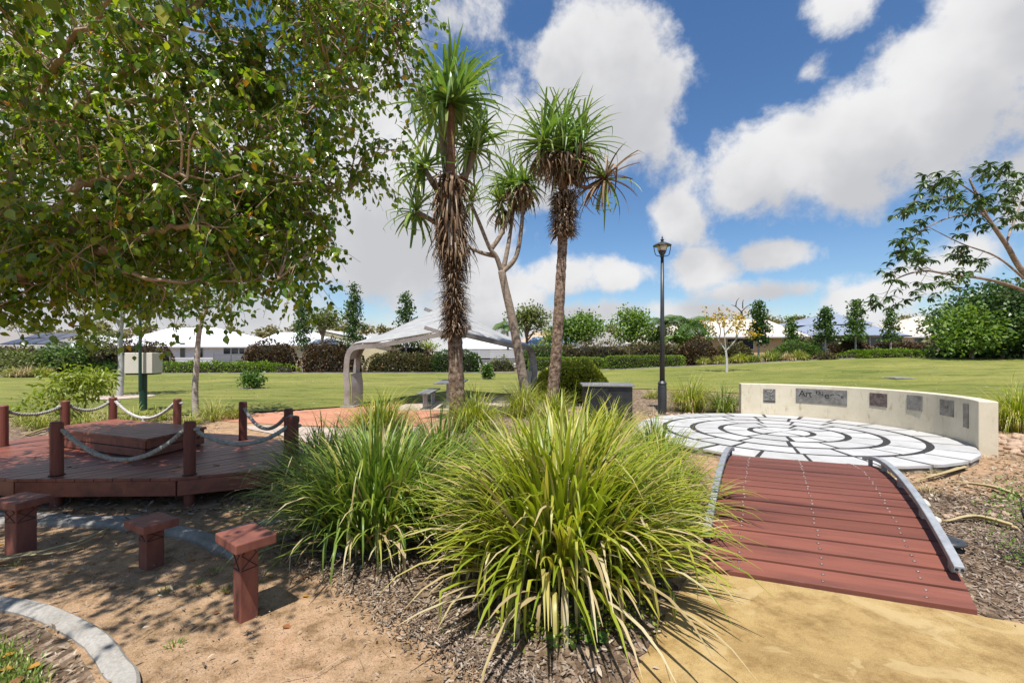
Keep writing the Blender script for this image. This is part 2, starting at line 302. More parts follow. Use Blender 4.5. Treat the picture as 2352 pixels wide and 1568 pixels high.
M['stone'] = surface('tan_stone', [(.25, (.30, .19, .12)), (.5, (.44, .31, .21)), (.8, (.58, .48, .37))], 6, rough=.85, bscale=30, bstr=.4)
M['stone_white'] = surface('pale_stone', [(.3, (.5, .46, .38)), (.8, (.66, .62, .54))], 8, rough=.85, bscale=30, bstr=.4)
M['lens'] = surface('frosted_lantern_glass', [(.3, (.62, .54, .38)), (.7, (.72, .66, .5))], 3, rough=.25, fine=.05, bstr=0)
def roof_mat(name, base, period, depth=.3, rough=.5, vert=False):
    m, nt, b = principled(name)
    v = coords(nt)
    w = node(nt, 'ShaderNodeTexWave', i_Scale=1.0 / period * .5, i_Distortion=0.0); w.bands_direction = 'X' if vert else 'Z'
    w.wave_profile = 'SAW'; nt.links.new(v, w.inputs['Vector'])
    c = mixc(nt, 1, ramp(nt, noise(nt, .8, 5, .6, v), [(.3, sc(base, .88)), (.7, base)]), ramp(nt, w.outputs['Fac'], [(0, (1 - depth,) * 3), (.25, (1, 1, 1))]), 'MULTIPLY')
    nt.links.new(c, b.inputs['Base Color']); b.inputs['Roughness'].default_value = rough
    bump(nt, b, w.outputs['Fac'], .4, .04); return m
M['roof_white'] = roof_mat('white_metal_roof', (.80, .81, .82), .25, .1, .45, True)
M['roof_cream'] = roof_mat('cream_tile_roof', (.62, .54, .45), .12, .35, .75)
M['roof_blue'] = roof_mat('blue_grey_metal_roof', (.25, .29, .36), .25, .12, .45, True)
M['roof_grey'] = roof_mat('grey_tile_roof', (.27, .245, .225), .12, .3, .8)
M['roof_sky'] = roof_mat('pale_blue_metal_roof', (.24, .37, .52), .25, .12, .45, True)
M['roof_tan'] = roof_mat('tan_tile_roof', (.55, .38, .25), .12, .3, .8)
def plain(name, c, rough=.7, var=.1): return surface(name, [(.3, sc(c, 1 - var)), (.7, c)], 1.2, rough=rough, fine=.08, bstr=.05)
M['wall_white'] = plain('white_house_wall', (.76, .76, .76)); M['wall_cream'] = plain('cream_house_wall', (.60, .53, .34)); M['wall_tan'] = plain('tan_house_wall', (.52, .38, .2))
M['wall_grey'] = plain('slate_house_wall', (.13, .15, .17)); M['wall_peach'] = plain('peach_house_wall', (.55, .4, .26)); M['fence'] = plain('grey_fence_paint', (.17, .175, .18)); M['fence_white'] = plain('white_fence_paint', (.6, .6, .6))
M['gutter'] = plain('white_gutter', (.66, .67, .68)); M['gutter_dark'] = plain('dark_gutter', (.07, .075, .085))
M['glass'] = surface('window_glass', [(.3, (.02, .028, .035)), (.7, (.035, .045, .055))], 1, rough=.08, fine=.02, bstr=0, spec=.6)
M['solar'] = surface('solar_glass', [(.3, (.03, .035, .06)), (.7, (.05, .055, .09))], 1, rough=.15, fine=.05, bstr=0)

# ------------------------------------------------------------------ helpers: meshes and objects
def tag(o, label=None, cat=None, group=None, kind=None):
    for k, v in (('label', label), ('category', cat), ('group', group), ('kind', kind)):
        if v: o[k] = v
    return o
def link(o, parent=None):
    col.objects.link(o)
    if parent is not None: o.parent = parent
    return o
def empty(name, loc, label, cat, group=None):
    o = bpy.data.objects.new(name, None); o.location = loc; o.empty_display_size = .1; link(o)
    return tag(o, label, cat, group)

class MB:
    def __init__(s): s.v, s.f = [], []
    def add(s, verts, faces):
        n = len(s.v); s.v += [tuple(v) for v in verts]; s.f += [tuple(i + n for i in f) for f in faces]; return s
    def box(s, c, size, rz=0.0, m=None):
        x, y, z = (k / 2 for k in size); ca, sa = math.cos(rz), math.sin(rz); vs_ = []
        for dz in (-z, z):
            for dx, dy in ((-x, -y), (x, -y), (x, y), (-x, y)):
                vs_.append((c[0] + dx * ca - dy * sa, c[1] + dx * sa + dy * ca, c[2] + dz))
        return s.add(vs_, [(3, 2, 1, 0), (4, 5, 6, 7), (0, 1, 5, 4), (1, 2, 6, 5), (2, 3, 7, 6), (3, 0, 4, 7)])
    def prism(s, poly, z0, z1):
        n = len(poly)
        return s.add([(x, y, z0) for x, y in poly] + [(x, y, z1) for x, y in poly],
                     [tuple(reversed(range(n))), tuple(range(n, 2 * n))] + [(i, (i + 1) % n, n + (i + 1) % n, n + i) for i in range(n)])
    def tube(s, pts, rad, sides=6, cap=True):
        pts = [Vector(p) for p in pts]; n = len(pts)
        if not isinstance(rad, (list, tuple)): rad = [rad] * n
        up = None; rings = []
        for i, p in enumerate(pts):
            t = (pts[min(i + 1, n - 1)] - pts[max(i - 1, 0)])
            t = t.normalized() if t.length > 1e-9 else Vector((0, 0, 1))
            if up is None: up = t.orthogonal().normalized()
            else:
                up = up - t * up.dot(t); up = up.normalized() if up.length > 1e-6 else t.orthogonal().normalized()
            sd = t.cross(up)
            rings.append([p + (up * math.cos(a) + sd * math.sin(a)) * rad[i] for a in (2 * math.pi * k / sides for k in range(sides))])
        vs_ = [q for r in rings for q in r]; fs = []
        for i in range(n - 1):
            for k in range(sides):
                a, b = i * sides + k, i * sides + (k + 1) % sides
                fs.append((a, b, b + sides, a + sides))
        if cap: fs += [tuple(reversed(range(sides))), tuple((n - 1) * sides + k for k in range(sides))]
        return s.add(vs_, fs)
    def lathe(s, c, prof, sides=16):
        vs_, fs = [], []
        for r, z in prof:
            for k in range(sides):
                a = 2 * math.pi * k / sides; vs_.append((c[0] + r * math.cos(a), c[1] + r * math.sin(a), c[2] + z))
        for i in range(len(prof) - 1):
            for k in range(sides):
                a, b = i * sides + k, i * sides + (k + 1) % sides
                fs.append((a, b, b + sides, a + sides))
        fs += [tuple(reversed(range(sides))), tuple((len(prof) - 1) * sides + k for k in range(sides))]
        return s.add(vs_, fs)
    def mesh(s, name, mat, smooth=False):
        me = bpy.data.meshes.new(name); me.from_pydata(s.v, [], s.f); me.materials.append(mat)
        if smooth: me.polygons.foreach_set('use_smooth', [True] * len(me.polygons))
        me.update(); return me
    def build(s, name, mat, parent=None, smooth=False, bevel=0.0, origin=None):
        if parent is not None: o0 = parent_world(parent)
        elif origin is not None: o0 = Vector(origin)
        else: o0 = Vector((0, 0, 0))
        s.v = [(x - o0.x, y - o0.y, z - o0.z) for x, y, z in s.v]
        o = bpy.data.objects.new(name, s.mesh(name, mat, smooth)); link(o, parent)
        if parent is None and origin is not None: o.location = o0
        if bevel:
            b = o.modifiers.new('bevel', 'BEVEL'); b.width = bevel; b.segments = 2; b.limit_method = 'ANGLE'
        return o
def parent_world(p):
    v = Vector((0, 0, 0))
    while p is not None: v = v + p.location; p = p.parent
    return v

def np_mesh(name, V, loops, starts, r=None, mat=None, smooth=False):
    me = bpy.data.meshes.new(name)
    me.vertices.add(len(V)); me.vertices.foreach_set('co', np.ascontiguousarray(V, dtype=np.float32).ravel())
    me.loops.add(len(loops)); me.loops.foreach_set('vertex_index', np.ascontiguousarray(loops, dtype=np.int32))
    me.polygons.add(len(starts)); me.polygons.foreach_set('loop_start', np.ascontiguousarray(starts, dtype=np.int32))
    if smooth: me.polygons.foreach_set('use_smooth', np.ones(len(starts), dtype=bool))
    me.update(calc_edges=True)
    if r is not None:
        a = me.attributes.new('r', 'FLOAT', 'POINT'); a.data.foreach_set('value', np.ascontiguousarray(r, dtype=np.float32))
    if mat: me.materials.append(mat)
    return me

def frames(d, n):
    d = d / np.linalg.norm(d, axis=1, keepdims=True)
    x = np.cross(d, n); l = np.linalg.norm(x, axis=1, keepdims=True); x = np.where(l < 1e-5, np.array([[1.0, 0, 0]]), x / np.maximum(l, 1e-9))
    z = np.cross(x, d); z /= np.maximum(np.linalg.norm(z, axis=1, keepdims=True), 1e-9)
    return np.stack([x, d, z], axis=2)

class Leaves:
    """many leaves of one template: the ones that show largest become parts, the others one joined part"""
    def __init__(s): s.batches = []
    def add(s, tpl, pos, R, scale, r):
        s.batches.append((tpl, np.asarray(pos, float), R, np.asarray(scale, float), np.asarray(r, float)))
    def build(s, parent, mat, nparts=0, name='leaf', rest='foliage', smooth=True):
        o0 = np.array(parent_world(parent)); picks = set()
        if nparts:
            sc_ = []
            for bi, (tpl, pos, R, scl, r) in enumerate(s.batches):
                size = scl.max(axis=1) if scl.ndim > 1 else scl
                y = np.maximum(pos[:, 1], .05); u = pos[:, 0] / y; w = (pos[:, 2] - HC) / y
                inside = (np.abs(u) < 1.1) & (w < .76) & (w > -.7) & (pos[:, 1] > .3)
                val = np.where(inside, size / y, 0)
                sc_ += [(val[i], bi, i) for i in np.argsort(-val)[:nparts]]
            sc_.sort(reverse=True); picks = {(b, i) for v, b, i in sc_[:nparts] if v > 0}
        VV, LL, SS, RR = [], [], [], []; nv = nl = 0
        for bi, (tpl, pos, R, scl, r) in enumerate(s.batches):
            tv, tf = tpl['v'], tpl['f']
            s3 = scl if scl.ndim > 1 else np.repeat(scl[:, None], 3, 1)
            keep = np.array([(bi, i) not in picks for i in range(len(pos))])
            if nparts and not keep.all():
                if 'me' not in tpl or tpl.get('mat') is not mat:
                    me = bpy.data.meshes.new(name); me.from_pydata([tuple(v) for v in tv], [], tf); me.materials.append(mat)
                    if smooth: me.polygons.foreach_set('use_smooth', [True] * len(me.polygons))
                    tpl['me'] = me; tpl['mat'] = mat
                for i in np.nonzero(~keep)[0]:
                    o = bpy.data.objects.new(name, tpl['me']); link(o, parent)
                    m4 = Matrix.Identity(4)
                    for a in range(3):
                        for b in range(3): m4[a][b] = R[i][a][b] * s3[i][b]
                        m4[a][3] = pos[i][a] - o0[a]
                    o.matrix_basis = m4
            pos, R, s3, r = pos[keep], R[keep], s3[keep], r[keep]
            if not len(pos): continue
            V = pos[:, None, :] - o0 + np.einsum('nij,nkj->nki', R, tv[None] * s3[:, None, :])
            k = len(tv); N = len(pos); flat = np.concatenate([np.array(f) for f in tf]); st = np.cumsum([0] + [len(f) for f in tf[:-1]])
            VV.append(V.reshape(-1, 3)); LL.append((flat[None] + (np.arange(N) * k)[:, None]).ravel() + nv)
            SS.append((st[None] + (np.arange(N) * len(flat))[:, None]).ravel() + nl); RR.append(np.repeat(r, k))
            nv += N * k; nl += N * len(flat)
        if not VV: return None
        me = np_mesh(rest, np.concatenate(VV), np.concatenate(LL), np.concatenate(SS), np.concatenate(RR), mat, smooth)
        o = bpy.data.objects.new(rest, me); link(o, parent); o['kind'] = 'stuff'
        return o

def tpl(v, f): return {'v': np.array(v, float), 'f': f}
OVATE = tpl([(0, 0, 0), (0, .5, -.04), (0, 1.0, -.10), (-.27, .20, .03), (-.36, .46, .05), (-.16, .78, .0), (.27, .20, .03), (.36, .46, .05), (.16, .78, .0)],
            [(0, 1, 4, 3), (1, 2, 5, 4), (0, 6, 7, 1), (1, 7, 8, 2)])
LANCE = tpl([(0, 0, 0), (0, .5, .03), (0, 1.0, -.16), (-.13, .3, .05), (-.14, .62, .03), (.13, .3, .05), (.14, .62, .03)],
            [(0, 1, 4, 3), (1, 2, 4), (0, 5, 6, 1), (1, 6, 2)])
SIMPLE = tpl([(0, 0, 0), (-.34, .5, .10), (0, 1, 0), (.34, .5, .10)], [(0, 3, 2, 1)])
CHIP = tpl([(-.5, -.14, 0), (.5, -.12, .06), (.45, .14, .1), (-.48, .13, .02)], [(0, 1, 2, 3)])

def leaf_dirs(n, outward=None, droop=.0, spread=1.0):
    d = rng.normal(size=(n, 3)) * spread
    if outward is not None: d += outward
    d[:, 2] -= droop
    nn = rng.normal(size=(n, 3)) * .6 + np.array([0, 0, 1.0])
    return frames(d, nn)

def clumps(blobs, ncl, shell=.55):
    """clump centres spread through the ellipsoids (cx,cy,cz,rx,ry,rz)"""
    w = np.array([b[3] * b[4] * b[5] for b in blobs]); w = w / w.sum()
    idx = rng.choice(len(blobs), ncl, p=w); B = np.array(blobs)[idx]
    d = rng.normal(size=(ncl, 3)); d /= np.linalg.norm(d, axis=1, keepdims=True)
    rad = shell + (1 - shell) * rng.random(ncl) ** .6
    return B[:, :3] + d * rad[:, None] * B[:, 3:6], d

def hgt(x, y):
    def ss(a, b, v):
        t = min(1, max(0, (v - a) / (b - a))); return t * t * (3 - 2 * t)
    return 1.2 * ss(-3, 34, x) * ss(13, 32, y)
def PX(px, Y): return (px - CX) * Y / F
def PZ(py, Y): return HC - (py - HY) * Y / F
def G(px, py, z=0.0):
    Y = (HC - z) * F / (py - HY); return ((px - CX) * Y / F, Y)

# ------------------------------------------------------------------ the setting
def axis(vals): 
    out = []
    for a, b, s in vals:
        n = max(1, int(round((b - a) / s))); out += [a + (b - a) * i / n for i in range(n)]
    return out + [vals[-1][1]]
xs = axis([(-900, -120, 130), (-120, -40, 10), (-40, 44, 1.4), (44, 130, 10), (130, 900, 130)])
ys = axis([(-60, -4, 8), (-4, 40, 1.1), (40, 60, 4), (60, 140, 20), (140, 1100, 160)])
gv = [(x, y, hgt(x, y) - .003) for y in ys for x in xs]; nx = len(xs)
gf = [(j * nx + i, j * nx + i + 1, (j + 1) * nx + i + 1, (j + 1) * nx + i) for j in range(len(ys) - 1) for i in range(nx - 1)]
tag(MB().add(gv, gf).build('ground', M['soil'], smooth=True), 'sandy tan soil ground between the garden beds', None, None, 'structure')

def sheet(name, poly, mat, dz, step, label, bulge=0.0, rough_edge=0.0):
    """a sheet that follows the terrain, a few millimetres above what lies under it"""
    P = []; n = len(poly)
    for i in range(n):
        a, b = Vector(poly[i]), Vector(poly[(i + 1) % n]); k = max(1, int((b - a).length / (step * (.3 if rough_edge else 1))))
        for j in range(k):
            p = a.lerp(b, j / k)
            if rough_edge: p = p + Vector((rnd.uniform(-1, 1), rnd.uniform(-1, 1))) * rough_edge
            P.append(p)
    nb = len(P); x0, x1 = min(p.x for p in P), max(p.x for p in P); y0, y1 = min(p.y for p in P), max(p.y for p in P)
    pts = list(P)
    def inside(q):
        c = False
        for i in range(nb):
            a, b = P[i], P[i - 1]
            if (a.y > q[1]) != (b.y > q[1]) and q[0] < (b.x - a.x) * (q[1] - a.y) / (b.y - a.y) + a.x: c = not c
        return c
    yy = y0 + step / 2
    while yy < y1:
        xx = x0 + step / 2
        while xx < x1:
            if inside((xx, yy)): pts.append(Vector((xx + rnd.uniform(-.2, .2) * step, yy + rnd.uniform(-.2, .2) * step)))
            xx += step
        yy += step
    v, e_, f, *_r = delaunay_2d_cdt([p.to_2d() for p in pts], [(i, (i + 1) % nb) for i in range(nb)], [], 2, 1e-4)
    f = [t for t in f if inside(((sum(v[i].x for i in t)) / len(t), sum(v[i].y for i in t) / len(t)))]
    fs = []
    for t in f:
        a, b, c = (v[i] for i in t[:3])
        fs.append(tuple(t) if (b - a).cross(c - a) > 0 else tuple(reversed(t)))
    o = MB().add([(p.x, p.y, hgt(p.x, p.y) + dz) for p in v], fs).build(name, mat, smooth=True)
    return tag(o, label, None, None, 'structure')

lawn_near = [(-48, 10.0), (-20, 10.4), (-11.9, 10.6), (-10.8, 11.4), (-7.9, 11.0), (-7.1, 11.2), (-4.6, 12.8), (-2.9, 13.8), (-.6, 16.4), (2.5, 18.5), (6.0, 18.6), (8.5, 16.5), (10, 13.2), (13.5, 12.0), (20, 11.2), (40, 10.5), (60, 12)]
lawn_far = [(60, 33), (44, 34.5), (35, 35), (28, 35.5), (22, 35), (17, 34), (12, 34.5), (5, 35.0), (-2, 34.5), (-10, 34.2), (-18, 34.0), (-27, 33.0), (-32, 29.0), (-40, 26.5), (-48, 25)]
sheet('lawn', lawn_near + lawn_far, M['lawn'], .03, 1.3, 'sunny mown park lawn reaching back to the hedges', rough_edge=.05)
sheet('mulch_bed', lawn_far[::-1] + [(60, 60), (-60, 60), (-60, 25)], M['mulch'], .02, 1.8, 'bark mulch bed under the hedges along the lawn')
# pale edging along the far side of the lawn
eb = MB()
for a, b in zip(lawn_far[:-1], lawn_far[1:]):
    n = 8
    for i in range(n):
        p = [(a[0] + (b[0] - a[0]) * t, a[1] + (b[1] - a[1]) * t) for t in (i / n, (i + 1) / n)]
        q = [(x, y, hgt(x, y)) for x, y in p]
        eb.add([(q[0][0], q[0][1], q[0][2]), (q[1][0], q[1][1], q[1][2]), (q[1][0], q[1][1] + .17, q[1][2]), (q[0][0], q[0][1] + .17, q[0][2])] + [(x, y + d, z + .09) for d, zz in ((0, 0), (.17, 0)) for x, y, z in (q if d == 0 else q[::-1])],
               [(4, 5, 6, 7), (0, 1, 5, 4), (2, 3, 7, 6)])
tag(eb.build('kerb', M['kerb']), 'pale concrete edging between the lawn and the mulch bed', None, None, 'structure')

sheet('path', [(.50, 1.9), (.62, 2.2), (1.14, 3.0), (1.27, 3.15), (2.67, 2.6), (2.95, 2.47), (3.6, 2.3), (4.6, 2.1), (5.5, 1.2), (5.5, -3), (-.8, -3), (-.4, .3)], M['ochre'], .004, .3, 'ochre yellow concrete path leading onto the timber footbridge')
sheet('path', [(-7.25, 10.7), (-6.9, 11.0), (-5.8, 11.7), (-4.6, 12.75), (-3.4, 13.4), (-2.2, 13.4), (-1.7, 11.0), (-2.0, 9.4), (-3.4, 9.3), (-4.6, 9.55), (-6.2, 10.0)], M['terracotta'], .006, .5, 'terracotta coloured path beside the picnic shelter')
sheet('pavement', [(-5.6, 9.5), (-4.4, 9.3), (-3.4, 9.1), (-1.9, 9.3), (-1.6, 8.2), (-1.9, 7.2), (-2.9, 7.2), (-4.2, 8.3), (-5.2, 9.0)], M['pad'], .010, .5, 'pale concrete pavement between the deck and the terracotta path')
sheet('pavement', [(-3.2, 12.0), (.9, 12.0), (1.0, 15.4), (-3.1, 15.4)], M['pad'], .012, .6, 'concrete slab floor under the picnic shelter')
sheet('mulch_bed', [(-.95, 2.95), (-.56, 2.62), (-.2, 2.3), (.05, 2.05), (.2, 1.75), (.45, 1.75), (.58, 2.2), (1.1, 3.0), (1.25, 3.2), (2.4, 5.4), (2.2, 6.4), (2.3, 9.0), (3.0, 10.9), (2.8, 11.8), (1.0, 11.9), (-.6, 10.5), (-1.5, 8.6), (-2.6, 6.8), (-2.3, 4.4), (-1.75, 3.5)], M['mulch'], .003, .35, 'bark mulch bed under the strappy grass clumps', rough_edge=.07)
sheet('mulch_bed', [(2.3, 2.95), (2.74, 2.60), (3.6, 2.36), (4.7, 2.15), (6.5, 2.2), (6.6, 3.6), (5.4, 4.5), (4.3, 5.0)], M['mulch'], .003, .35, 'bark mulch bed beside the bridge rail', rough_edge=.07)
sheet('mulch_bed', [(3.0, 11.2), (5.4, 11.0), (7.2, 10.6), (8.2, 16.3), (6.0, 18.4), (2.5, 18.4), (.2, 16.5), (1.6, 12.2)], M['mulch'], .003, .6, 'bark mulch bed round the lamp post and barbecue', rough_edge=.1)
sheet('mulch_bed', [(-12.5, 10.5), (-10.8, 11.3), (-7.9, 10.9), (-6.6, 10.1), (-6.2, 8.2), (-9.5, 6.4), (-13.5, 7.5)], M['mulch'], .003, .6, 'leaf-strewn bed behind the roped deck', rough_edge=.1)
# corner bed inside the near kerb
corner = [(-6.0, 2.75), (-3.16, 2.67), (-2.78, 2.58), (-2.3, 2.36), (-1.98, 2.14), (-1.78, 1.98), (-1.62, 1.5), (-6.0, 1.5)]
sheet('mulch_bed', corner, M['mulch'], .006, .25, 'mulch and turf corner inside the near curved kerb')
def kerb(pts, w, h, label, lip=True):
    pts = [Vector((x, y, 0)) for x, y in pts]; sm = []
    for i in range(len(pts) - 1):
        p0, p1, p2, p3 = pts[max(i - 1, 0)], pts[i], pts[i + 1], pts[min(i + 2, len(pts) - 1)]
        for j in range(6):
            t = j / 6
            sm.append(.5 * ((2 * p1) + (p2 - p0) * t + (2 * p0 - 5 * p1 + 4 * p2 - p3) * t * t + (3 * p1 - p0 - 3 * p2 + p3) * t ** 3))
    sm.append(pts[-1]); prof = [(-w / 2, -.02), (-w / 2 + .006, h - .012), (-w / 2 + .02, h), (w / 2 - .03, h - .004), (w / 2, h - .025), (w / 2, -.02)]
    mb = MB(); k = len(prof); V = []
    for i, p in enumerate(sm):
        t = (sm[min(i + 1, len(sm) - 1)] - sm[max(i - 1, 0)]).normalized(); s_ = Vector((t.y, -t.x, 0))
        wob = rnd.uniform(-.004, .004)
        V += [p + s_ * (a + wob) + Vector((0, 0, b + (wob if b > 0 else 0))) for a, b in prof]
    Fc = [(i * k + j, i * k + j + 1, (i + 1) * k + j + 1, (i + 1) * k + j) for i in range(len(sm) - 1) for j in range(k - 1)]
    Fc += [tuple(range(k)), tuple(reversed(range((len(sm) - 1) * k, len(sm) * k)))]
    tag(mb.add(V, Fc).build('kerb', M['kerb']), label, None, None, 'structure')
kerb([(-4.9, 2.78), (-3.5, 2.76), (-3.08, 2.72), (-2.72, 2.63), (-2.22, 2.40), (-1.90, 2.18), (-1.69, 1.99), (-1.5, 1.5)], .105, .035, 'pale concrete kerb curving round the corner of turf')
kerb([(-6.3, 3.9), (-5.2, 4.0), (-4.4, 4.03), (-3.7, 4.0), (-3.1, 3.89), (-2.6, 3.72), (-2.2, 3.48), (-1.95, 3.35)], .13, .045, 'pale concrete kerb curving behind the timber stools')
kerb([(-2.4, 3.72), (-2.2, 3.95), (-2.0, 4.2), (-1.7, 4.6)], .12, .04, 'short pale kerb running in under the strappy grass')
kerb([(-5.2, 4.22), (-4.5, 4.24), (-3.9, 4.14), (-3.4, 4.16)], .09, .02, 'thin half buried kerb in front of the deck')
kerb([(-.55, 2.42), (-.2, 2.25), (.05, 2.1), (.2, 1.98)], .035, .010, 'broken pale edging strip in front of the big strappy clump')

# ------------------------------------------------------------------ circular paved plaza with curved wall
PC_ = Vector((4.84, 8.20)); PR = 2.50
plz = tag(MB().lathe((PC_.x, PC_.y, 0), [(PR - .03, -.05), (PR, .0), (PR - .015, .06), (PR - .02, .0955)], 96).build('plaza', M['rim']), 'raised round plaza of pale slabs in dark pebble rings', None, None, 'structure')
plz.data.materials.append(M['joint'])
for p in plz.data.polygons:
    if p.normal.z > .9: p.material_index = 1
def sector(r0, r1, a0, a1, z0, z1, jag=0.0):
    n = max(2, int((a1 - a0) / .06)); mb = MB(); V = []
    for i in range(n + 1):
        a = a0 + (a1 - a0) * i / n; ro = r1 + (rnd.uniform(-jag, jag * .5) if jag else 0)
        V += [(r0 * math.cos(a), r0 * math.sin(a), z0), (ro * math.cos(a), ro * math.sin(a), z0), (ro * math.cos(a), ro * math.sin(a), z1), (r0 * math.cos(a), r0 * math.sin(a), z1)]
    Fc = []
    for i in range(n):
        b = 4 * i; c = b + 4
        Fc += [(b + 3, b + 2, c + 2, c + 3), (b + 1, c + 1, c + 2, b + 2), (b, b + 3, c + 3, c), (b, c, c + 1, b + 1)]
    Fc += [(0, 1, 2, 3), tuple(4 * n + k for k in (3, 2, 1, 0))]
    V = [(x + PC_.x, y + PC_.y, z) for x, y, z in V]
    return mb.add(V, Fc)
rings = [(0.0, .445, 4, .3), (.54, .935, 9, .1), (1.03, 1.43, 13, .4), (1.525, 1.94, 17, .2), (2.035, 2.515, 22, .05)]
for (r0, r1, n, off) in rings:
    cuts = [off + 2 * math.pi * (i + rnd.uniform(-.12, .12)) / n for i in range(n)]; cuts.append(cuts[0] + 2 * math.pi)
    for i in range(n):
        gap = .05 / max(r0, r1 * .6) * rnd.choice((.7, .8, 1.0, 1.3))
        sector(max(r0, .03), r1, cuts[i] + gap / 2, cuts[i + 1] - gap / 2, .06, .1 + rnd.uniform(-.002, .003), .012 if r1 > 2.2 else 0).build('paving_slab', M['slab'], plz, bevel=.004)

wall = empty('feature_wall', (PC_.x, PC_.y, 0), 'low curved cream rendered wall with metal plaques round the plaza', 'wall')
def arc_solid(r0, r1, a0, a1, z0, z1, n):
    mb = MB(); V = []
    for i in range(n + 1):
        a = a0 + (a1 - a0) * i / n; ca, sa = math.cos(a), math.sin(a)
        V += [(PC_.x + r * ca, PC_.y + r * sa, z) for r, z in ((r0, z0), (r1, z0), (r1, z1), (r0, z1))]
    Fc = []
    for i in range(n):
        b = 4 * i; c = b + 4
        Fc += [(b + 3, b + 2, c + 2, c + 3), (b + 1, c + 1, c + 2, b + 2), (b, b + 3, c + 3, c), (b, c, c + 1, b + 1)]
    Fc += [(0, 1, 2, 3), tuple(4 * n + k for k in (3, 2, 1, 0))]
    return mb.add(V, Fc)
WR = PR + .03
arc_solid(WR, WR + .21, R_(-35.2), R_(77.8), -.05, .80, 72).build('wall_body', M['cream'], wall, bevel=.012)
def wall_angle(px):
    u = (px - CX) / F; A = 1 + u * u; B = -2 * (u * PC_.x + PC_.y); C = PC_.x ** 2 + PC_.y ** 2 - WR ** 2
    Y = (-B + math.sqrt(B * B - 4 * A * C)) / (2 * A); return math.atan2(Y - PC_.y, u * Y - PC_.x), Y
def plaque(x0, x1, yt, yb, mat, label):
    a1, Ya = wall_angle(x0); a0, Yb = wall_angle(x1); Ym = (Ya + Yb) / 2
    z1, z0 = PZ(yt, Ym), PZ(yb, Ym)
    o = arc_solid(WR - .012, WR - .001, a0, a1, z0, z1, 6).build('plaque', mat, wall, bevel=.002); o['label'] = label
    for a in (a0 + .012 / WR, a1 - .012 / WR):
        for z in (z0 + .015, z1 - .015):
            c = Vector((PC_.x + (WR - .012) * math.cos(a), PC_.y + (WR - .012) * math.sin(a), z)); d = Vector((math.cos(a), math.sin(a), 0))
            MB().tube([c - d * .005, c + d * .004], .006, 8).build('bolt', M['bolt'], o)
    return o, a0, a1, z0, z1
p1 = plaque(1753, 1781, 893, 923, M['plaque'], 'small dented metal plaque with its lower edge curled up')
pt = plaque(1828, 1946, 894, 927, M['plaque'], 'long metal plaque with worn black lettering')
plaque(1998, 2038, 903, 933, M['plaque_brown'], 'mottled brown metal plaque'); plaque(2084, 2119, 908, 942, M['plaque'], 'square grey metal plaque')
plaque(2160, 2191, 918, 955, M['plaque'], 'square metal plaque with a leaf motif'); plaque(2214, 2225, 927, 982, M['plaque'], 'plaque seen edge-on near the end of the wall')
# blisters on the first plaque, black strip painted as shade under its curl
for _ in range(14):
    a = p1[1] + (p1[2] - p1[1]) * rnd.uniform(.12, .88); z = p1[3] + (p1[4] - p1[3]) * rnd.uniform(.3, .92)
    c = Vector((PC_.x + (WR - .013) * math.cos(a), PC_.y + (WR - .013) * math.sin(a), z)); d = Vector((-math.cos(a), -math.sin(a), 0)); t = Vector((-d.y, d.x, 0))
    k = rnd.uniform(.008, .02)
    MB().tube([c - t * k + d * .001, c - t * k * .4 + d * .007, c + t * k * .5 + d * .007, c + t * k + d * .001], [.003, k * .45, k * .4, .003], 7).build('blister', M['stainless'], p1[0], smooth=True)
am = (p1[1] + p1[2]) / 2
arc_solid(WR - .0135, WR - .0125, p1[1], p1[2], p1[3] + .001, p1[3] + .028, 4).build('edge_shade_strip', M['black'], p1[0])
# leaf motif
pq = [o for o in wall.children if o.get('label') == 'square metal plaque with a leaf motif'][0]
a5, Y5 = wall_angle(2176)
for k in range(5):
    an = R_(90 + (k - 2) * 52); c = Vector((PC_.x + (WR - .013) * math.cos(a5), PC_.y + (WR - .013) * math.sin(a5), PZ(936, Y5))); t = Vector((-math.sin(a5), math.cos(a5), 0))
    dd = t * math.cos(an) + Vector((0, 0, 1)) * math.sin(an)
    MB().tube([c, c + dd * .03, c + dd * .06], [.003, .009, .002], 5).build('motif_leaf', M['plaque_brown'], pq)
# worn lettering: the lower parts of several letters are gone
def letter(ch, frac, z_off, size, keep, slant=0.0):
    cu = bpy.data.curves.new('letter', 'FONT'); cu.body = ch; cu.size = size; cu.extrude = .0015
    t = bpy.data.objects.new('letter_tmp', cu); link(t); bpy.context.view_layer.update()
    me = bpy.data.meshes.new_from_object(t.evaluated_get(bpy.context.evaluated_depsgraph_get())); bpy.data.objects.remove(t)
    import bmesh
    bm = bmesh.new(); bm.from_mesh(me); bpy.data.meshes.remove(me)
    for lo, hi, ax in keep:
        for co, no in (((0, lo * size, 0), (0, -1, 0)), ((0, hi * size, 0), (0, 1, 0))) if ax == 'y' else (((lo * size, 0, 0), (-1, 0, 0)), ((hi * size, 0, 0), (1, 0, 0))):
            bmesh.ops.bisect_plane(bm, geom=bm.verts[:] + bm.edges[:] + bm.faces[:], plane_co=co, plane_no=no, clear_outer=True)
    me = bpy.data.meshes.new('letter'); a_left = pt[2]; wl_ = (pt[2] - pt[1]) * WR
    for v in bm.verts:
        s = frac * wl_ + v.co.x; a = a_left - s / WR; z = pt[3] + z_off + v.co.y + slant * v.co.x; r = WR - .0135 - v.co.z
        v.co = (r * math.cos(a), r * math.sin(a), z)
    bm.to_mesh(me); bm.free(); me.materials.append(M['black'])
    o = bpy.data.objects.new('letter', me); link(o, pt[0])
H = pt[4] - pt[3]; S = H * .66
Z0 = H * .42
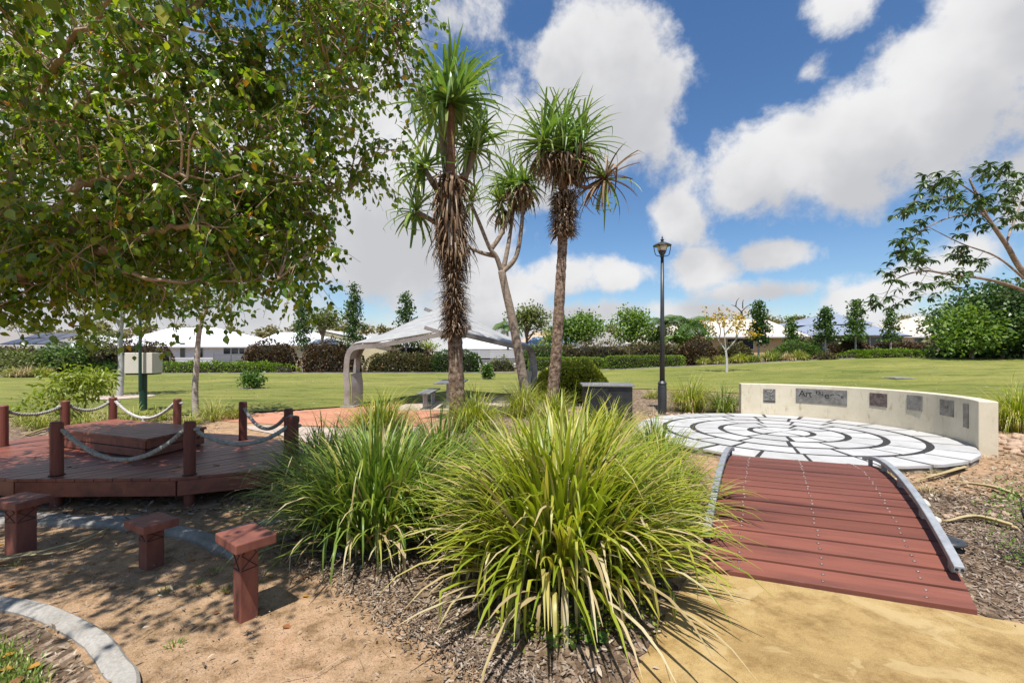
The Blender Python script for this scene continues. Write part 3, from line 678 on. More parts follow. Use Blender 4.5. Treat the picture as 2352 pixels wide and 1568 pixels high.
for ch, fr, zo, keep in (('A', .055, Z0, []), ('r', .185, Z0, []), ('t', .255, Z0, []), ('P', .385, Z0, [(.36, 1, 'y')]), ('i', .50, Z0, [(.24, 1, 'y')]),
                         ('e', .56, Z0 - .012, []), ('c', .665, Z0 - .004, [(.26, 1, 'y')]), ('e', .775, Z0 - .008, [(.33, 1, 'y'), (.22, 1, 'x')]), ('s', .875, Z0 - .016, [(.20, .36, 'y')])):
    letter(ch, fr, zo, S, keep)

# ------------------------------------------------------------------ timber footbridge
FL = Vector((1.29, 3.15)); E_ = Vector((1.38, -.54)); D_ = Vector((.486, .874)).normalized(); BL = 3.46; NP = 22
bridge = empty('footbridge', (FL.x, FL.y, 0), 'small arched red timber footbridge with galvanised edge rails', 'bridge')
def bz(t): return .024 + .075 * t / BL + .27 * (1 - ((t - BL / 2) / (BL / 2)) ** 2)
pw = BL / NP
for i in range(NP):
    t0, t1 = i * pw + .011, (i + 1) * pw - .011; th = .038; j = rnd.uniform(-.002, .002); s0, s1 = rnd.uniform(-.006, .004), 1 + rnd.uniform(-.004, .006)
    V = []
    for dz in (-th, 0):
        for s, t in ((s0, t0), (s1, t0), (s1, t1), (s0, t1)):
            p = FL + E_ * s + D_ * t; V.append((p.x, p.y, bz(t) + dz + j + (s - .5) * rnd.uniform(-.003, .003)))
    pl = MB().add(V, [(3, 2, 1, 0), (4, 5, 6, 7), (0, 1, 5, 4), (1, 2, 6, 5), (2, 3, 7, 6), (3, 0, 4, 7)]).build('plank', M['bridge'], bridge, bevel=.004)
    for s in (.165, .5, .855):
        for t in (t0 + pw * .24, t1 - pw * .24):
            p = FL + E_ * (s + rnd.uniform(-.006, .006)) + D_ * t; z = bz(t)
            MB().lathe((p.x, p.y, z - .004), [(.0115, 0), (.0115, .005), (.008, .009), (.003, .010)], 8).build('bolt', M['bolt'], pl, smooth=True)
for s, nm in ((.02, 'left'), (.985, 'right')):
    mb = MB(); pts = []
    for k in range(25):
        t = .04 + (BL - .08) * k / 24; p = FL + E_ * s + D_ * t; pts.append((p, bz(t)))
    V = []
    for p, z in pts:
        n = E_.normalized() * .03
        V += [(p.x - n.x, p.y - n.y, z - .20), (p.x + n.x, p.y + n.y, z - .20), (p.x + n.x, p.y + n.y, z - .045), (p.x - n.x, p.y - n.y, z - .045)]
    Fc = [(4 * i + a, 4 * i + (a + 1) % 4, 4 * i + 4 + (a + 1) % 4, 4 * i + 4 + a) for i in range(24) for a in range(4)] + [(3, 2, 1, 0), (96, 97, 98, 99)]
    mb.add(V, Fc).build('beam', M['galv'], bridge)
    V = []; hw, hh = .027, .021
    for k in range(33):
        t = .20 + (BL - .42) * k / 32; p = FL + E_ * s + D_ * t; z = bz(t) + .088; n = E_.normalized() * hw
        V += [(p.x - n.x, p.y - n.y, z - hh), (p.x + n.x, p.y + n.y, z - hh), (p.x + n.x, p.y + n.y, z + hh), (p.x - n.x, p.y - n.y, z + hh)]
    Fc = [(4 * i + a, 4 * i + (a + 1) % 4, 4 * i + 4 + (a + 1) % 4, 4 * i + 4 + a) for i in range(32) for a in range(4)] + [(3, 2, 1, 0), (128, 129, 130, 131)]
    rail = MB().add(V, Fc).build('rail', M['galv'], bridge, bevel=.006)
    p = FL + E_ * s + D_ * .198; n = E_.normalized()
    for q in (-.014, .014):
        c = Vector((p.x + n.x * q, p.y + n.y * q, bz(.2) + .088)); MB().tube([c - Vector((D_.x, D_.y, 0)) * .003, c + Vector((D_.x, D_.y, 0)) * .004], .009, 8).build('dark_end_cap', M['black'], rail)  # dark caps stand in for the shaded hollow of the tube ends
    for t in (.32, .95, 1.6, 2.25, 2.9):
        p = FL + E_ * s + D_ * t
        MB().box((p.x, p.y, bz(t) + .032), (.03, .045, .07), math.atan2(E_.y, E_.x)).build('rail_bracket', M['galv'], bridge)

# ------------------------------------------------------------------ roped timber deck
DZ = .30
deck_poly = [(-6.15, 4.75), (-4.78, 4.36), (-3.25, 4.40), (-2.36, 4.82), (-2.42, 5.75), (-3.62, 6.62), (-5.0, 7.0), (-6.3, 7.12), (-6.95, 6.55), (-6.9, 5.5)]
deck = empty('timber_deck', (-4.6, 5.8, 0), 'low red-brown timber deck with angled corners under the shady tree', 'deck')
def clip(poly, a, b):
    """keep the part of poly where a.p >= b"""
    out = []
    for i in range(len(poly)):
        p, q = poly[i], poly[(i + 1) % len(poly)]; dp, dq = a[0] * p[0] + a[1] * p[1] - b, a[0] * q[0] + a[1] * q[1] - b
        if dp >= 0: out.append(p)
        if dp * dq < 0:
            t = dp / (dp - dq); out.append((p[0] + (q[0] - p[0]) * t, p[1] + (q[1] - p[1]) * t))
    return out
pd = Vector((.60, .80)).normalized(); pn = Vector((pd.y, -pd.x)); proj = [pn.x * x + pn.y * y for x, y in deck_poly]
s_ = min(proj)
while s_ < max(proj):
    pg = clip(clip(deck_poly, (pn.x, pn.y), s_ + .004), (-pn.x, -pn.y), -(s_ + .136))
    if len(pg) >= 3:
        j = rnd.uniform(-.0015, .0015); MB().prism(pg, DZ - .03 + j, DZ + j).build('plank', M['deck'], deck, bevel=.003)
    s_ += .14
for i in range(len(deck_poly)):
    a, b = Vector(deck_poly[i]), Vector(deck_poly[(i + 1) % len(deck_poly)]); d = (b - a); L = d.length; m = (a + b) / 2; n = Vector((d.y, -d.x)).normalized()
    c = m + n * -.03
    MB().box((c.x, c.y, DZ - .031 - .075), (L - .02, .045, .146), math.atan2(d.y, d.x)).build('fascia_board', M['deck'], deck, bevel=.004)
for (x, y) in ((-3.45, 4.75), (-4.5, 4.75), (-5.6, 5.0), (-2.9, 5.2), (-4.0, 5.6), (-5.2, 5.7), (-3.4, 6.1), (-5.0, 6.4), (-6.2, 6.2)):
    MB().box((x, y, (DZ - .06) / 2), (.09, .09, DZ - .06), .3).build('support_post', M['deck'], deck)
# raised box seat in the middle
L_, F_, Rr, Bk = Vector((-6.05, 5.92)), Vector((-4.15, 5.16)), Vector((-4.05, 6.02)), Vector((-5.85, 6.74))
boxs = empty('bench_platform', (-5.0, 5.95, DZ), 'low square timber platform of stacked boards in the middle of the deck', 'platform')
quad = [L_, F_, Rr, Bk]
for z0 in (DZ + .012, DZ + .112):
    for a, b in zip(quad, quad[1:] + quad[:1]):
        d = b - a; m = (a + b) / 2; n = Vector((d.y, -d.x)).normalized(); c = m - n * .035
        MB().box((c.x, c.y, z0 + .046), (d.length - .012, .04, .088), math.atan2(d.y, d.x)).build('side_board', M['deck'], boxs, bevel=.004)
nb_ = 8
for i in range(nb_):
    a0, a1 = (i + .03) / nb_, (i + .97) / nb_
    pts = [L_.lerp(Bk, a0), F_.lerp(Rr, a0), F_.lerp(Rr, a1), L_.lerp(Bk, a1)]
    cen = sum(quad, Vector((0, 0))) / 4
    pts = [cen + (p - cen) * 1.015 for p in pts]
    MB().prism([(p.x, p.y) for p in pts], DZ + .205, DZ + .235 + rnd.uniform(-.001, .001)).build('top_board', M['deck'], boxs, bevel=.003)
inner = [(cen + (p - cen) * .93) for p in quad]
MB().prism([(p.x, p.y) for p in inner], DZ + .002, DZ + .203).build('black_infill', M['black'], boxs)  # solid black block filling the hollow behind the boards

POSTS = {'a': (-4.50, 4.50, .83), 'b': (-3.20, 4.52, .83), 'c': (-2.42, 5.02, .80), 'd': (-2.74, 5.58, .83), 'e': (-3.76, 6.36, .83), 'f': (-5.0, 6.8, .83), 'g': (-6.12, 6.98, .83), 'h': (-6.38, 6.50, .83), 'i': (-6.62, 5.92, .83)}
PL = {'a': 'round rope post at the deck edge behind the low rope, beside the slanted stool', 'b': 'round rope post on the front deck edge where two sagging ropes meet',
      'c': 'capped rope post half hidden by strappy grass at the deck end', 'd': 'dark rope post just behind the capped post', 'e': 'lone dark rope post beside the terracotta path',
      'f': 'rope post behind the platform with a knotted rope end', 'g': 'sunlit red rope post before the green pole, white rope tied on', 'h': 'rope post beside the lime green sapling', 'i': 'rope post at the gravel side of the deck'}
for k, (x, y, zt) in POSTS.items():
    p = empty('rope_post', (x, y, 0), PL[k], 'post', 'rope posts round the deck')
    r = .052 if k != 'c' else .062
    MB().lathe((x, y, 0), [(r, -.05), (r, zt - .012), (r - .01, zt)], 18).build('shaft', M['post'], p, smooth=False)
    if k == 'c': MB().lathe((x, y, zt - .06), [(r + .006, 0), (r + .008, .03), (r + .006, .066), (r - .012, .074)], 18).build('cap', M['post'], p)
    MB().lathe((x, y, DZ), [(r + .012, 0), (r + .012, .006), (r + .004, .008)], 16).build('collar', M['black'], p)
def rope(a, b, za, zb, sag, label, mat, fray=None):
    A, B = Vector((*POSTS[a][:2], za)), Vector((*POSTS[b][:2], zb)); d = (B - A); u = Vector((d.x, d.y, 0)).normalized()
    A = A + u * .05; B = B - u * .05; L = (B - A).length; n = int(L * 1.15 / .013); pts = []
    for i in range(n + 1):
        t = i / n; p = A.lerp(B, t); p.z -= sag * 4 * t * (1 - t); pts.append(p)
    mb = MB(); side = u.cross(Vector((0, 0, 1)))
    for s in range(3):
        q = []
        for i, p in enumerate(pts):
            ph = i * .013 / .085 * 2 * math.pi + s * 2.094
            tn = (pts[min(i + 1, n)] - pts[max(i - 1, 0)]).normalized(); nn = side.cross(tn).normalized()
            q.append(p + (side * math.cos(ph) + nn * math.sin(ph)) * .0115)
        mb.tube(q, .0135, 5)
    root = empty('rope', A, label, 'rope', 'ropes strung between the deck posts')
    mb.build('strand', mat, root, smooth=True)
    for P, sg in ((A, -1), (B, 1)):
        MB().lathe((P.x + u.x * sg * .115, P.y + u.y * sg * .115, P.z - .018), [(.008, 0), (.026, .008), (.03, .02), (.024, .032), (.008, .04)], 9).build('knot', mat, root, smooth=True)
    if fray:
        m_ = pts[int(n * fray)]
        MB().lathe((m_.x, m_.y, m_.z - .11), [(.012, 0), (.038, .02), (.03, .06), (.022, .09), (.034, .115), (.02, .14)], 10).build('tied_end', mat, root, smooth=True)
rope('a', 'b', .75, .75, .30, 'thick grey rope sagging low across the front of the platform', M['rope'])
rope('b', 'c', .73, .70, .16, 'grey rope sagging from the front post to the capped post', M['rope'])
rope('d', 'e', .74, .74, .22, 'grey rope sagging between two dark posts by the terracotta path', M['rope'])
rope('f', 'g', .76, .77, .24, 'white rope with a frayed knot hanging behind the platform', M['rope_white'], .52)
rope('g', 'h', .76, .75, .09, 'thin grey rope between the red posts before the sapling', M['rope'])
rope('h', 'i', .75, .74, .07, 'thin grey rope on the gravel side of the deck', M['rope'])

# ------------------------------------------------------------------ stools
def stool(x, y, h, rz, sw, pwid, label, tilt=0.0):
    o = empty('stool', (x, y, 0), label, 'stool', 'timber stools on the sand')
    MB().box((x, y, (h - .055) / 2 - .02), (pwid, pwid, h - .055 + .04), rz).build('post', M['stool'], o, bevel=.006)
    MB().box((x, y, h - .0265), (sw, sw * .76, .055), rz).build('seat', M['stool'], o, bevel=.007)
    ca, sa = math.cos(rz), math.sin(rz)
    for fx, fy in ((0, -1), (1, 0)):                       # black lacing cut into two faces
        for z0, z1, s0, s1 in ((.62, .78, -.42, .38), (.62, .78, .38, -.42), (.78, .92, -.40, .20), (.78, .92, .38, -.2), (.6, .61, -.45, .42)):
            P = []
            for z, s in ((z0, s0), (z1, s1)):
                lx, ly = (fx * (pwid / 2 + .002), s * pwid) if fx else (s * pwid, fy * (pwid / 2 + .002))
                P.append((x + lx * ca - ly * sa, y + lx * sa + ly * ca, z * h))
            MB().tube(P, .0022, 5).build('cord', M['black'], o)
stool(-1.52, 2.60, .475, R_(-38), .285, .098, 'tall timber stool with paler sun-bleached post beside the strappy grass')
stool(-2.55, 3.22, .33, R_(-29), .285, .112, 'short timber stool between the kerb and the fallen frond')
stool(-3.69, 3.42, .42, R_(-14), .30, .125, 'dark timber stool close to the deck with a sun patch on its seat')

# ------------------------------------------------------------------ lamp post, barbecue, cabinet, shelter, table
lx, ly = 3.75, 11.36
lamp = empty('lamp_post', (lx, ly, 0), 'tall charcoal park lamp post with lantern head', 'lamp post')
MB().lathe((lx, ly, 0), [(.105, 0), (.105, .70), (.098, .72), (.098, .735), (.112, .745), (.112, .765), (.075, .82)], 24).build('base_sleeve', M['lamp'], lamp, smooth=False)
MB().lathe((lx, ly, 0), [(.063, .8), (.05, 2.4), (.038, 3.92)], 20).build('pole', M['lamp'], lamp, smooth=True)
MB().lathe((lx, ly, 3.9), [(.045, 0), (.05, .02), (.045, .05), (.06, .07), (.085, .12), (.10, .15), (.04, .16)], 20).build('gallery', M['lamp'], lamp, smooth=True)
MB().lathe((lx, ly, 4.06), [(.085, 0), (.11, .05), (.14, .13)], 18).build('lantern_glass', M['lens'], lamp, smooth=True)
MB().lathe((lx, ly, 4.19), [(.225, 0), (.22, .012), (.15, .05), (.07, .085), (.035, .10), (.03, .13), (.05, .145), (.03, .165), (.012, .175), (.022, .20), (.012, .225), (.003, .25)], 20).build('cap', M['lamp'], lamp, smooth=False)
for k in range(4):
    a = R_(45 + 90 * k)
    MB().tube([(lx + .10 * math.cos(a), ly + .10 * math.sin(a), 4.05), (lx + .145 * math.cos(a), ly + .145 * math.sin(a), 4.2)], .006, 6).build('glazing_bar', M['lamp'], lamp)
for s in (-1, 1):
    MB().tube([(lx + s * .04, ly, 3.93), (lx + s * .12, ly, 3.935), (lx + s * .17, ly, 3.97), (lx + s * .195, ly, 4.07), (lx + s * .215, ly, 4.19)], .010, 7).build('bracket_arm', M['lamp'], lamp, smooth=True)
MB().lathe((lx, ly, -.01), [(.15, 0), (.15, .022), (.11, .03)], 24).build('base_flange', M['lamp'], lamp)

bx, by = 2.17, 10.45
bbq = empty('barbecue', (bx, by, 0), 'dark metal park barbecue with stainless top among the grasses', 'barbecue')
MB().box((bx, by, .38), (1.06, .62, .76), R_(-4)).build('cabinet', M['bbq'], bbq, bevel=.01)
MB().box((bx, by, .79), (1.16, .72, .05), R_(-4)).build('top', M['stainless'], bbq, bevel=.008)
MB().box((bx - .1, by, .822), (.5, .42, .012), R_(-4)).build('hotplate', M['stainless'], bbq, bevel=.003)
MB().box((bx - .25, by - .34, .42), (.42, .02, .6), R_(-4)).build('door', M['bbq'], bbq, bevel=.004)

cx_, cy_ = PX(329, 11.8), 11.8
cab = empty('control_cabinet', (cx_, cy_, 0), 'beige metal cabinet on a dark green pole behind the deck', 'cabinet')
MB().lathe((cx_, cy_, 0), [(.085, -.05), (.085, .99)], 18).build('pole', M['green'], cab)
bxo = MB().box((cx_ + .02, cy_, 1.26), (.62, .5, .53), R_(12)).build('box', M['cabinet'], cab, bevel=.012)
MB().box((cx_ - .03, cy_ - .25, 1.485), (.50, .03, .055), R_(12)).build('vent_strip', M['green'], bxo)
MB().box((cx_ + .02, cy_, .98), (.58, .46, .035), R_(12)).build('tray', M['black'], bxo)
MB().lathe((cx_ + .19, cy_ - .33, 0), [(.036, .55), (.034, 1.6), (.028, 4.2)], 10).build('mast', M['green'], cab)

SY0 = 12.75
sh_ = empty('picnic_shelter', (-1.9, 14, 0), 'leaf-shaped steel picnic shelter with curved legs and grey panel roof', 'shelter')
LB, RB = Vector((-4.62, 12.75, 0)), Vector((.72, 14.6, 0))
RF, RBk = Vector((-1.68, 12.9, 2.10)), Vector((-2.55, 17.2, 3.20))
def wing_curve(base, out, top, zk, n=14):
    """leg rises, bends over, runs to the ridge"""
    k0 = base + Vector((0, 0, zk * .62)) + Vector((-out * .02, 0, 0)); k1 = base + Vector((out * .12, (top.y - base.y) * .03, zk)); k2 = base.lerp(top, .28); k2.z = zk * 1.0 + (top.z - zk) * .22
    ctrl = [base, base + Vector((out * .01, 0, zk * .35)), k0, k1, k2, base.lerp(top, .6) + Vector((0, 0, 0)), top]
    ctrl[5].z = zk + (top.z - zk) * .56
    pts = []
    for i in range(len(ctrl) - 1):
        p0, p1, p2, p3 = ctrl[max(i - 1, 0)], ctrl[i], ctrl[i + 1], ctrl[min(i + 2, len(ctrl) - 1)]
        for j in range(6):
            t = j / 6; pts.append(.5 * ((2 * p1) + (p2 - p0) * t + (2 * p0 - 5 * p1 + 4 * p2 - p3) * t * t + (3 * p1 - p0 - 3 * p2 + p3) * t ** 3))
    pts.append(ctrl[-1]); return pts
def ribbon(pts, side, w0, w1, th, name, mat, parent):
    """flat steel plate following pts: deep in the plane, thickness th"""
    V = []; n = len(pts)
    for i, p in enumerate(pts):
        t = (pts[min(i + 1, n - 1)] - pts[max(i - 1, 0)]).normalized(); d = t.cross(side).normalized(); w = w0 + (w1 - w0) * i / (n - 1)
        for a, b in ((-.5, -.5), (.5, -.5), (.5, .5), (-.5, .5)): V.append(p + d * a * w + side * b * th)
    Fc = [(4 * i + a, 4 * i + (a + 1) % 4, 4 * i + 4 + (a + 1) % 4, 4 * i + 4 + a) for i in range(n - 1) for a in range(4)] + [(3, 2, 1, 0), tuple(4 * (n - 1) + k for k in range(4))]
    return MB().add(V, Fc).build(name, mat, parent)
for base, sgn, nm in ((LB, 1, 'l'), (RB, -1, 'r')):
    f_ = wing_curve(base, sgn, RF, 1.62); b_ = wing_curve(base + Vector((sgn * .1, .55, 0)), sgn, RBk, 1.70)
    ribbon(f_, Vector((0, 1, 0)), .165, .12, .06, 'front_rib', M['shelter'], sh_)
    ribbon(b_, Vector((0, 1, 0)), .15, .12, .06, 'rear_rib', M['shelter'], sh_)
    # broad pale plate on the leg
    V = []
    for i in range(12): V += [f_[i] + Vector((sgn * .10, .05, 0)), b_[i] + Vector((sgn * .16, 0, 0))]
    MB().add(V, [(2 * i, 2 * i + 1, 2 * i + 3, 2 * i + 2) for i in range(11)]).build('leg_plate', M['shelter_light'], sh_)
    lp = sh_.children[-1]; so = lp.modifiers.new('solid', 'SOLIDIFY'); so.thickness = .02
    MB().box((base.x + sgn * .05, base.y + .25, .02), (.4, .8, .04)).build('base_plate', M['shelter'], sh_)
    # roof panels fan out from the leg to the ridge
    NS = 7; i0 = 14
    for s in range(NS):
        u0, u1 = (s - .02) / NS, (s + 1.0) / NS; V = []
        for i in range(i0, len(f_)):
            lift = Vector((0, 0, .09)); V += [f_[i].lerp(b_[i], u0) + lift, f_[i].lerp(b_[i], u1) + lift + Vector((0, 0, .03))]
        m_ = len(V) // 2
        o = MB().add(V, [(2 * i, 2 * i + 1, 2 * i + 3, 2 * i + 2) for i in range(m_ - 1)]).build('roof_panel', M['shelter_light'], sh_)
        so = o.modifiers.new('solid', 'SOLIDIFY'); so.thickness = .025
def beam(a, b, w, h):
    d = Vector(b) - Vector(a); m = (Vector(a) + Vector(b)) / 2; up = Vector((0, 0, 1)); s = d.cross(up).normalized(); u = s.cross(d).normalized(); V = []
    for e in (Vector(a), Vector(b)):
        for i, j in ((-1, -1), (1, -1), (1, 1), (-1, 1)): V.append(e + s * i * w / 2 + u * j * h / 2)
    return MB().add(V, [(3, 2, 1, 0), (4, 5, 6, 7), (0, 1, 5, 4), (1, 2, 6, 5), (2, 3, 7, 6), (3, 0, 4, 7)])
beam((PX(975, 12.6), 12.6, PZ(752, 12.6)), (PX(1060, 12.6), 12.65, PZ(778, 12.6)), .08, .10).build('ridge_spar', M['shelter'], sh_)
beam((PX(1012, 12.7), 12.7, PZ(775, 12.7)), (PX(1082, 12.7), 12.72, PZ(752, 12.7)), .08, .10).build('ridge_spar', M['shelter'], sh_)
beam((PX(975, 17.1), 17.1, PZ(709, 17.1)), (PX(1050, 17.1), 17.2, PZ(738, 17.1)), .10, .12).build('ridge_spar', M['shelter'], sh_)
beam(RF, RBk, .12, .16).build('ridge_beam', M['shelter'], sh_)

tx, ty = -1.72, 13.0
tab = empty('picnic_table', (tx, ty, 0), 'grey slatted picnic table under the steel shelter', 'table')
for i in range(6): MB().box((tx - .32 + i * .128, ty, .70), (.118, 1.8, .035)).build('slat', M['slat'], tab, bevel=.004)
for s in (-1, 1): MB().box((tx, ty + s * .6, .345), (.12, .12, .66)).build('leg', M['galv'], tab); MB().box((tx, ty + s * .6, .675), (.7, .08, .015)).build('bracket', M['galv'], tab)
bn = empty('bench', (tx - .62, ty - .1, 0), 'narrow grey slatted bench beside the picnic table', 'bench')
for i in range(3): MB().box((tx - .74 + i * .118, ty - .1, .44), (.108, 1.8, .035)).build('slat', M['slat'], bn, bevel=.004)
for s in (-1, 1): MB().box((tx - .62, ty - .1 + s * .6, .21), (.12, .12, .42)).build('leg', M['galv'], bn)

# ------------------------------------------------------------------ strappy grass clumps
def blade_templates(n, width, curl):
    out = []
    for k in range(n):
        th0 = rnd.uniform(.05, .5); bend = rnd.uniform(*curl); segs = 8; V = []; Fc = []; y = z = 0.0; th = math.pi / 2 - th0; L = 1.0 / segs; kink = rnd.random() < .2; kp = rnd.randint(4, 6); tw = rnd.uniform(-.5, .5)
        for i in range(segs + 1):
            t = i / segs; w = width * (.55 + .45 * min(1, t * 4)) * (1 - t ** 2.2) ** .8 + .0008
            a = tw * t; ca, sa = math.cos(a), math.sin(a)
            V += [(-w * ca, y, z + .35 * w - w * sa * .6), (0, y, z), (w * ca, y, z + .35 * w + w * sa * .6)]
            th -= bend * (t ** 1.3) / segs * 2.2
            if kink and i == kp: th -= 1.3
            y += math.cos(th) * L; z += math.sin(th) * L
        for i in range(segs):
            b = 3 * i; Fc += [(b, b + 1, b + 4, b + 3), (b + 1, b + 2, b + 5, b + 4)]
        out.append(tpl(V, Fc))
    return out
BL_W = blade_templates(18, .0105, (.5, 1.9)); BL_N = blade_templates(14, .0075, (.6, 2.1)); BL_D = blade_templates(10, .0085, (.6, 2.0)); BL_T = blade_templates(10, .012, (.3, 1.4))
def rotz_frames(az, tilt):
    ca, sa = np.cos(az), np.sin(az); ct, st = np.cos(tilt), np.sin(tilt); n = len(az); R = np.zeros((n, 3, 3))
    # local y -> outward, tilted down by tilt ; local z -> up
    R[:, 0, 0] = sa; R[:, 1, 0] = -ca
    R[:, 0, 1] = ca * ct; R[:, 1, 1] = sa * ct; R[:, 2, 1] = -st
    R[:, 0, 2] = ca * st; R[:, 1, 2] = sa * st; R[:, 2, 2] = ct
    return R
def grass(x, y, h, r, n, mat, label, parts=0, tpls=None, name='strappy_grass', group='strappy grass clumps', straw=.08, z=None, cat='plant', spikes=0, width=1.0):
    z = hgt(x, y) if z is None else z
    o = empty(name, (x, y, z), label, cat, group); T = tpls or BL_N
    for frac, m, pn in ((1 - straw, mat, parts), (straw, M['straw'], 0)):
        Lv = Leaves(); k = int(n * frac)
        if k < 2: continue
        which = rng.integers(0, len(T), k)
        rr = np.sqrt(rng.random(k)); az = rng.random(k) * 2 * math.pi
        px = x + rr * np.cos(az) * r * .32; py = y + rr * np.sin(az) * r * .32
        tilt = (rr - .45) * .75 + rng.normal(size=k) * .14 + (.25 if m is M['straw'] else 0)
        L = h * 1.22 * (1.0 - .22 * rr) * (.62 + .42 * rng.random(k))
        R = rotz_frames(az + rng.normal(size=k) * .5, tilt); rv = rng.random(k)
        wd = L * (.85 + .4 * rng.random(k)) * width / np.maximum(L, .01) * .95
        for t in range(len(T)):
            q = which == t
            if q.any(): Lv.add(T[t], np.stack([px[q], py[q], np.full(q.sum(), z - .02)], 1), R[q], np.stack([wd[q], L[q], L[q]], 1), rv[q])
        Lv.build(o, m, pn, 'leaf', 'foliage' if m is not M['straw'] else 'dry_foliage')
    for s in range(spikes):
        az = rnd.uniform(0, 6.28); q = rnd.uniform(.05, .35) * r; a = Vector((x + q * math.cos(az), y + q * math.sin(az), z)); hh = h * rnd.uniform(.62, .88); ld = Vector((math.cos(az), math.sin(az), 0)) * rnd.uniform(.03, .25)
        st = MB().tube([a, a + ld * .4 + Vector((0, 0, hh * .5)), a + ld + Vector((0, 0, hh))], [.003, .0025, .0015], 4); pts = []
        for k in range(70):
            t = rnd.uniform(.45, 1); c = a + ld * t + Vector((rnd.gauss(0, .016), rnd.gauss(0, .016), hh * t + rnd.gauss(0, .01)))
            st.add([c + Vector((-.004, 0, 0)), c + Vector((.004, 0, .001)), c + Vector((0, .002, .009)), c + Vector((0, -.004, .004))], [(0, 1, 2), (0, 3, 2), (1, 3, 2)])
        st.build('flower_spike', M['straw'], o)
    return o
grass(.34, 3.12, 1.14, 1.05, 1400, M['lom'], 'huge lime green strappy grass clump spilling onto the ochre path', 300, BL_W, spikes=7, width=1.5, straw=.12)
grass(.55, 3.75, 1.12, .8, 620, M['lom'], 'tall lime strappy clump right behind the huge front clump', 150, BL_W, spikes=4, width=1.45, straw=.12)
grass(-1.12, 3.75, 1.05, 1.05, 1150, M['lom_dark'], 'wide mid green strappy clump arching over the mulch beside the tall stool', 260, BL_W, spikes=1, width=1.1, straw=.1)
grass(-1.95, 4.75, .88, .9, 700, M['lom_dark'], 'fine dark green grass clump leaning over the deck end', 120, BL_N)
grass(-.75, 4.75, .95, .8, 560, M['lom_dark'], 'upright green clump between the wide clump and the first pandanus', 80, BL_W)
grass(.05, 5.0, .9, .8, 520, M['lom'], 'yellowish strappy clump in the middle of the bed behind the tall clumps', 80, BL_W, spikes=2, straw=.18)
grass(1.05, 5.1, .95, .8, 560, M['lom'], 'pale strappy clump with straw tips near the middle of the bed', 100, BL_N, spikes=3, straw=.2)
grass(1.32, 4.0, .82, .62, 430, M['lom'], 'lime clump leaning over the edge of the footbridge', 120, BL_W)
grass(1.85, 5.9, .78, .7, 460, M['lom_dark'], 'fine grass clump between the bridge and the plaza', 60, BL_N, straw=.15)
grass(1.55, 7.1, .85, .75, 460, M['lom'], 'straw-tipped clump in front of the barbecue', 40, BL_N, straw=.22)
grass(.55, 6.6, .8, .7, 380, M['lom'], 'low yellow-green clump behind the middle of the bed', 30, BL_N, straw=.15)
grass(-2.30, 7.9, 1.0, .8, 620, M['lom'], 'bushy grass clump standing in front of the shelter leg', 60, BL_N, straw=.15)
grass(-.75, 8.9, .95, .8, 560, M['lom'], 'grass clump round the foot of the shaggy pandanus', 40, BL_N, straw=.1)
grass(-1.5, 6.5, .6, .6, 300, M['lom_dark'], 'low green clump beside the pale pavement', 0, BL_N)
grass(.25, 10.9, 1.0, .7, 420, M['lom'], 'grass clump beside the leaning branched pandanus', 20, BL_N, straw=.15)
grass(.95, 10.3, .85, .6, 320, M['lom'], 'grass clump at the foot of the straight pandanus', 20, BL_N, straw=.2)
grass(4.65, 11.9, 1.05, .8, 520, M['lom'], 'large grass clump between the lamp post and the cream wall', 30, BL_N, straw=.2)
grass(5.35, 11.5, .82, .65, 380, M['lom_dark'], 'darker grass clump against the end of the cream wall', 20, BL_N, straw=.15)
grass(9.9, 8.9, 1.05, .95, 700, M['lom'], 'big grass clump behind the far end of the cream wall', 60, BL_N, straw=.15)
grass(10.3, 7.9, .75, .7, 360, M['lom_dark'], 'low dark grass clump behind the pile of stones', 20, BL_N, straw=.15)
grass(8.6, 11.8, .75, .5, 170, M['tuft'], 'thin grass tuft peeping over the middle of the cream wall', 0, BL_N, straw=.2)
grass(7.2, 12.3, .62, .5, 130, M['tuft'], 'sparse tuft behind the lettered plaque', 0, BL_N, straw=.2)
grass(9.9, 11.0, .55, .5, 130, M['tuft'], 'sparse tuft on the lawn edge behind the square plaques', 0, BL_N, straw=.2)
grass(3.4, 14.5, .5, .7, 220, M['tuft'], 'low grass at the lawn edge beside the lamp post', 0, BL_N)
grass(4.7, 15.2, .45, .7, 200, M['tuft'], 'low straw-coloured grass behind the lamp post bed', 0, BL_N, straw=.3)
for (px, py, h) in ((95, 985, .38), (200, 980, .42), (250, 985, .4), (310, 975, .42), (365, 965, .38), (170, 965, .4), (60, 975, .3), (490, 965, .5), (545, 960, .3), (435, 975, .3)):
    X_, Y_ = G(px, py)
    grass(X_, max(Y_, 7.5), h * 1.2, .6, 150, M['tuft'], 'short pale green grass tuft growing behind the roped deck', 0, BL_N, 'grass_tuft', 'grass tufts behind the deck', .12)
X_, Y_ = G(150, 980)

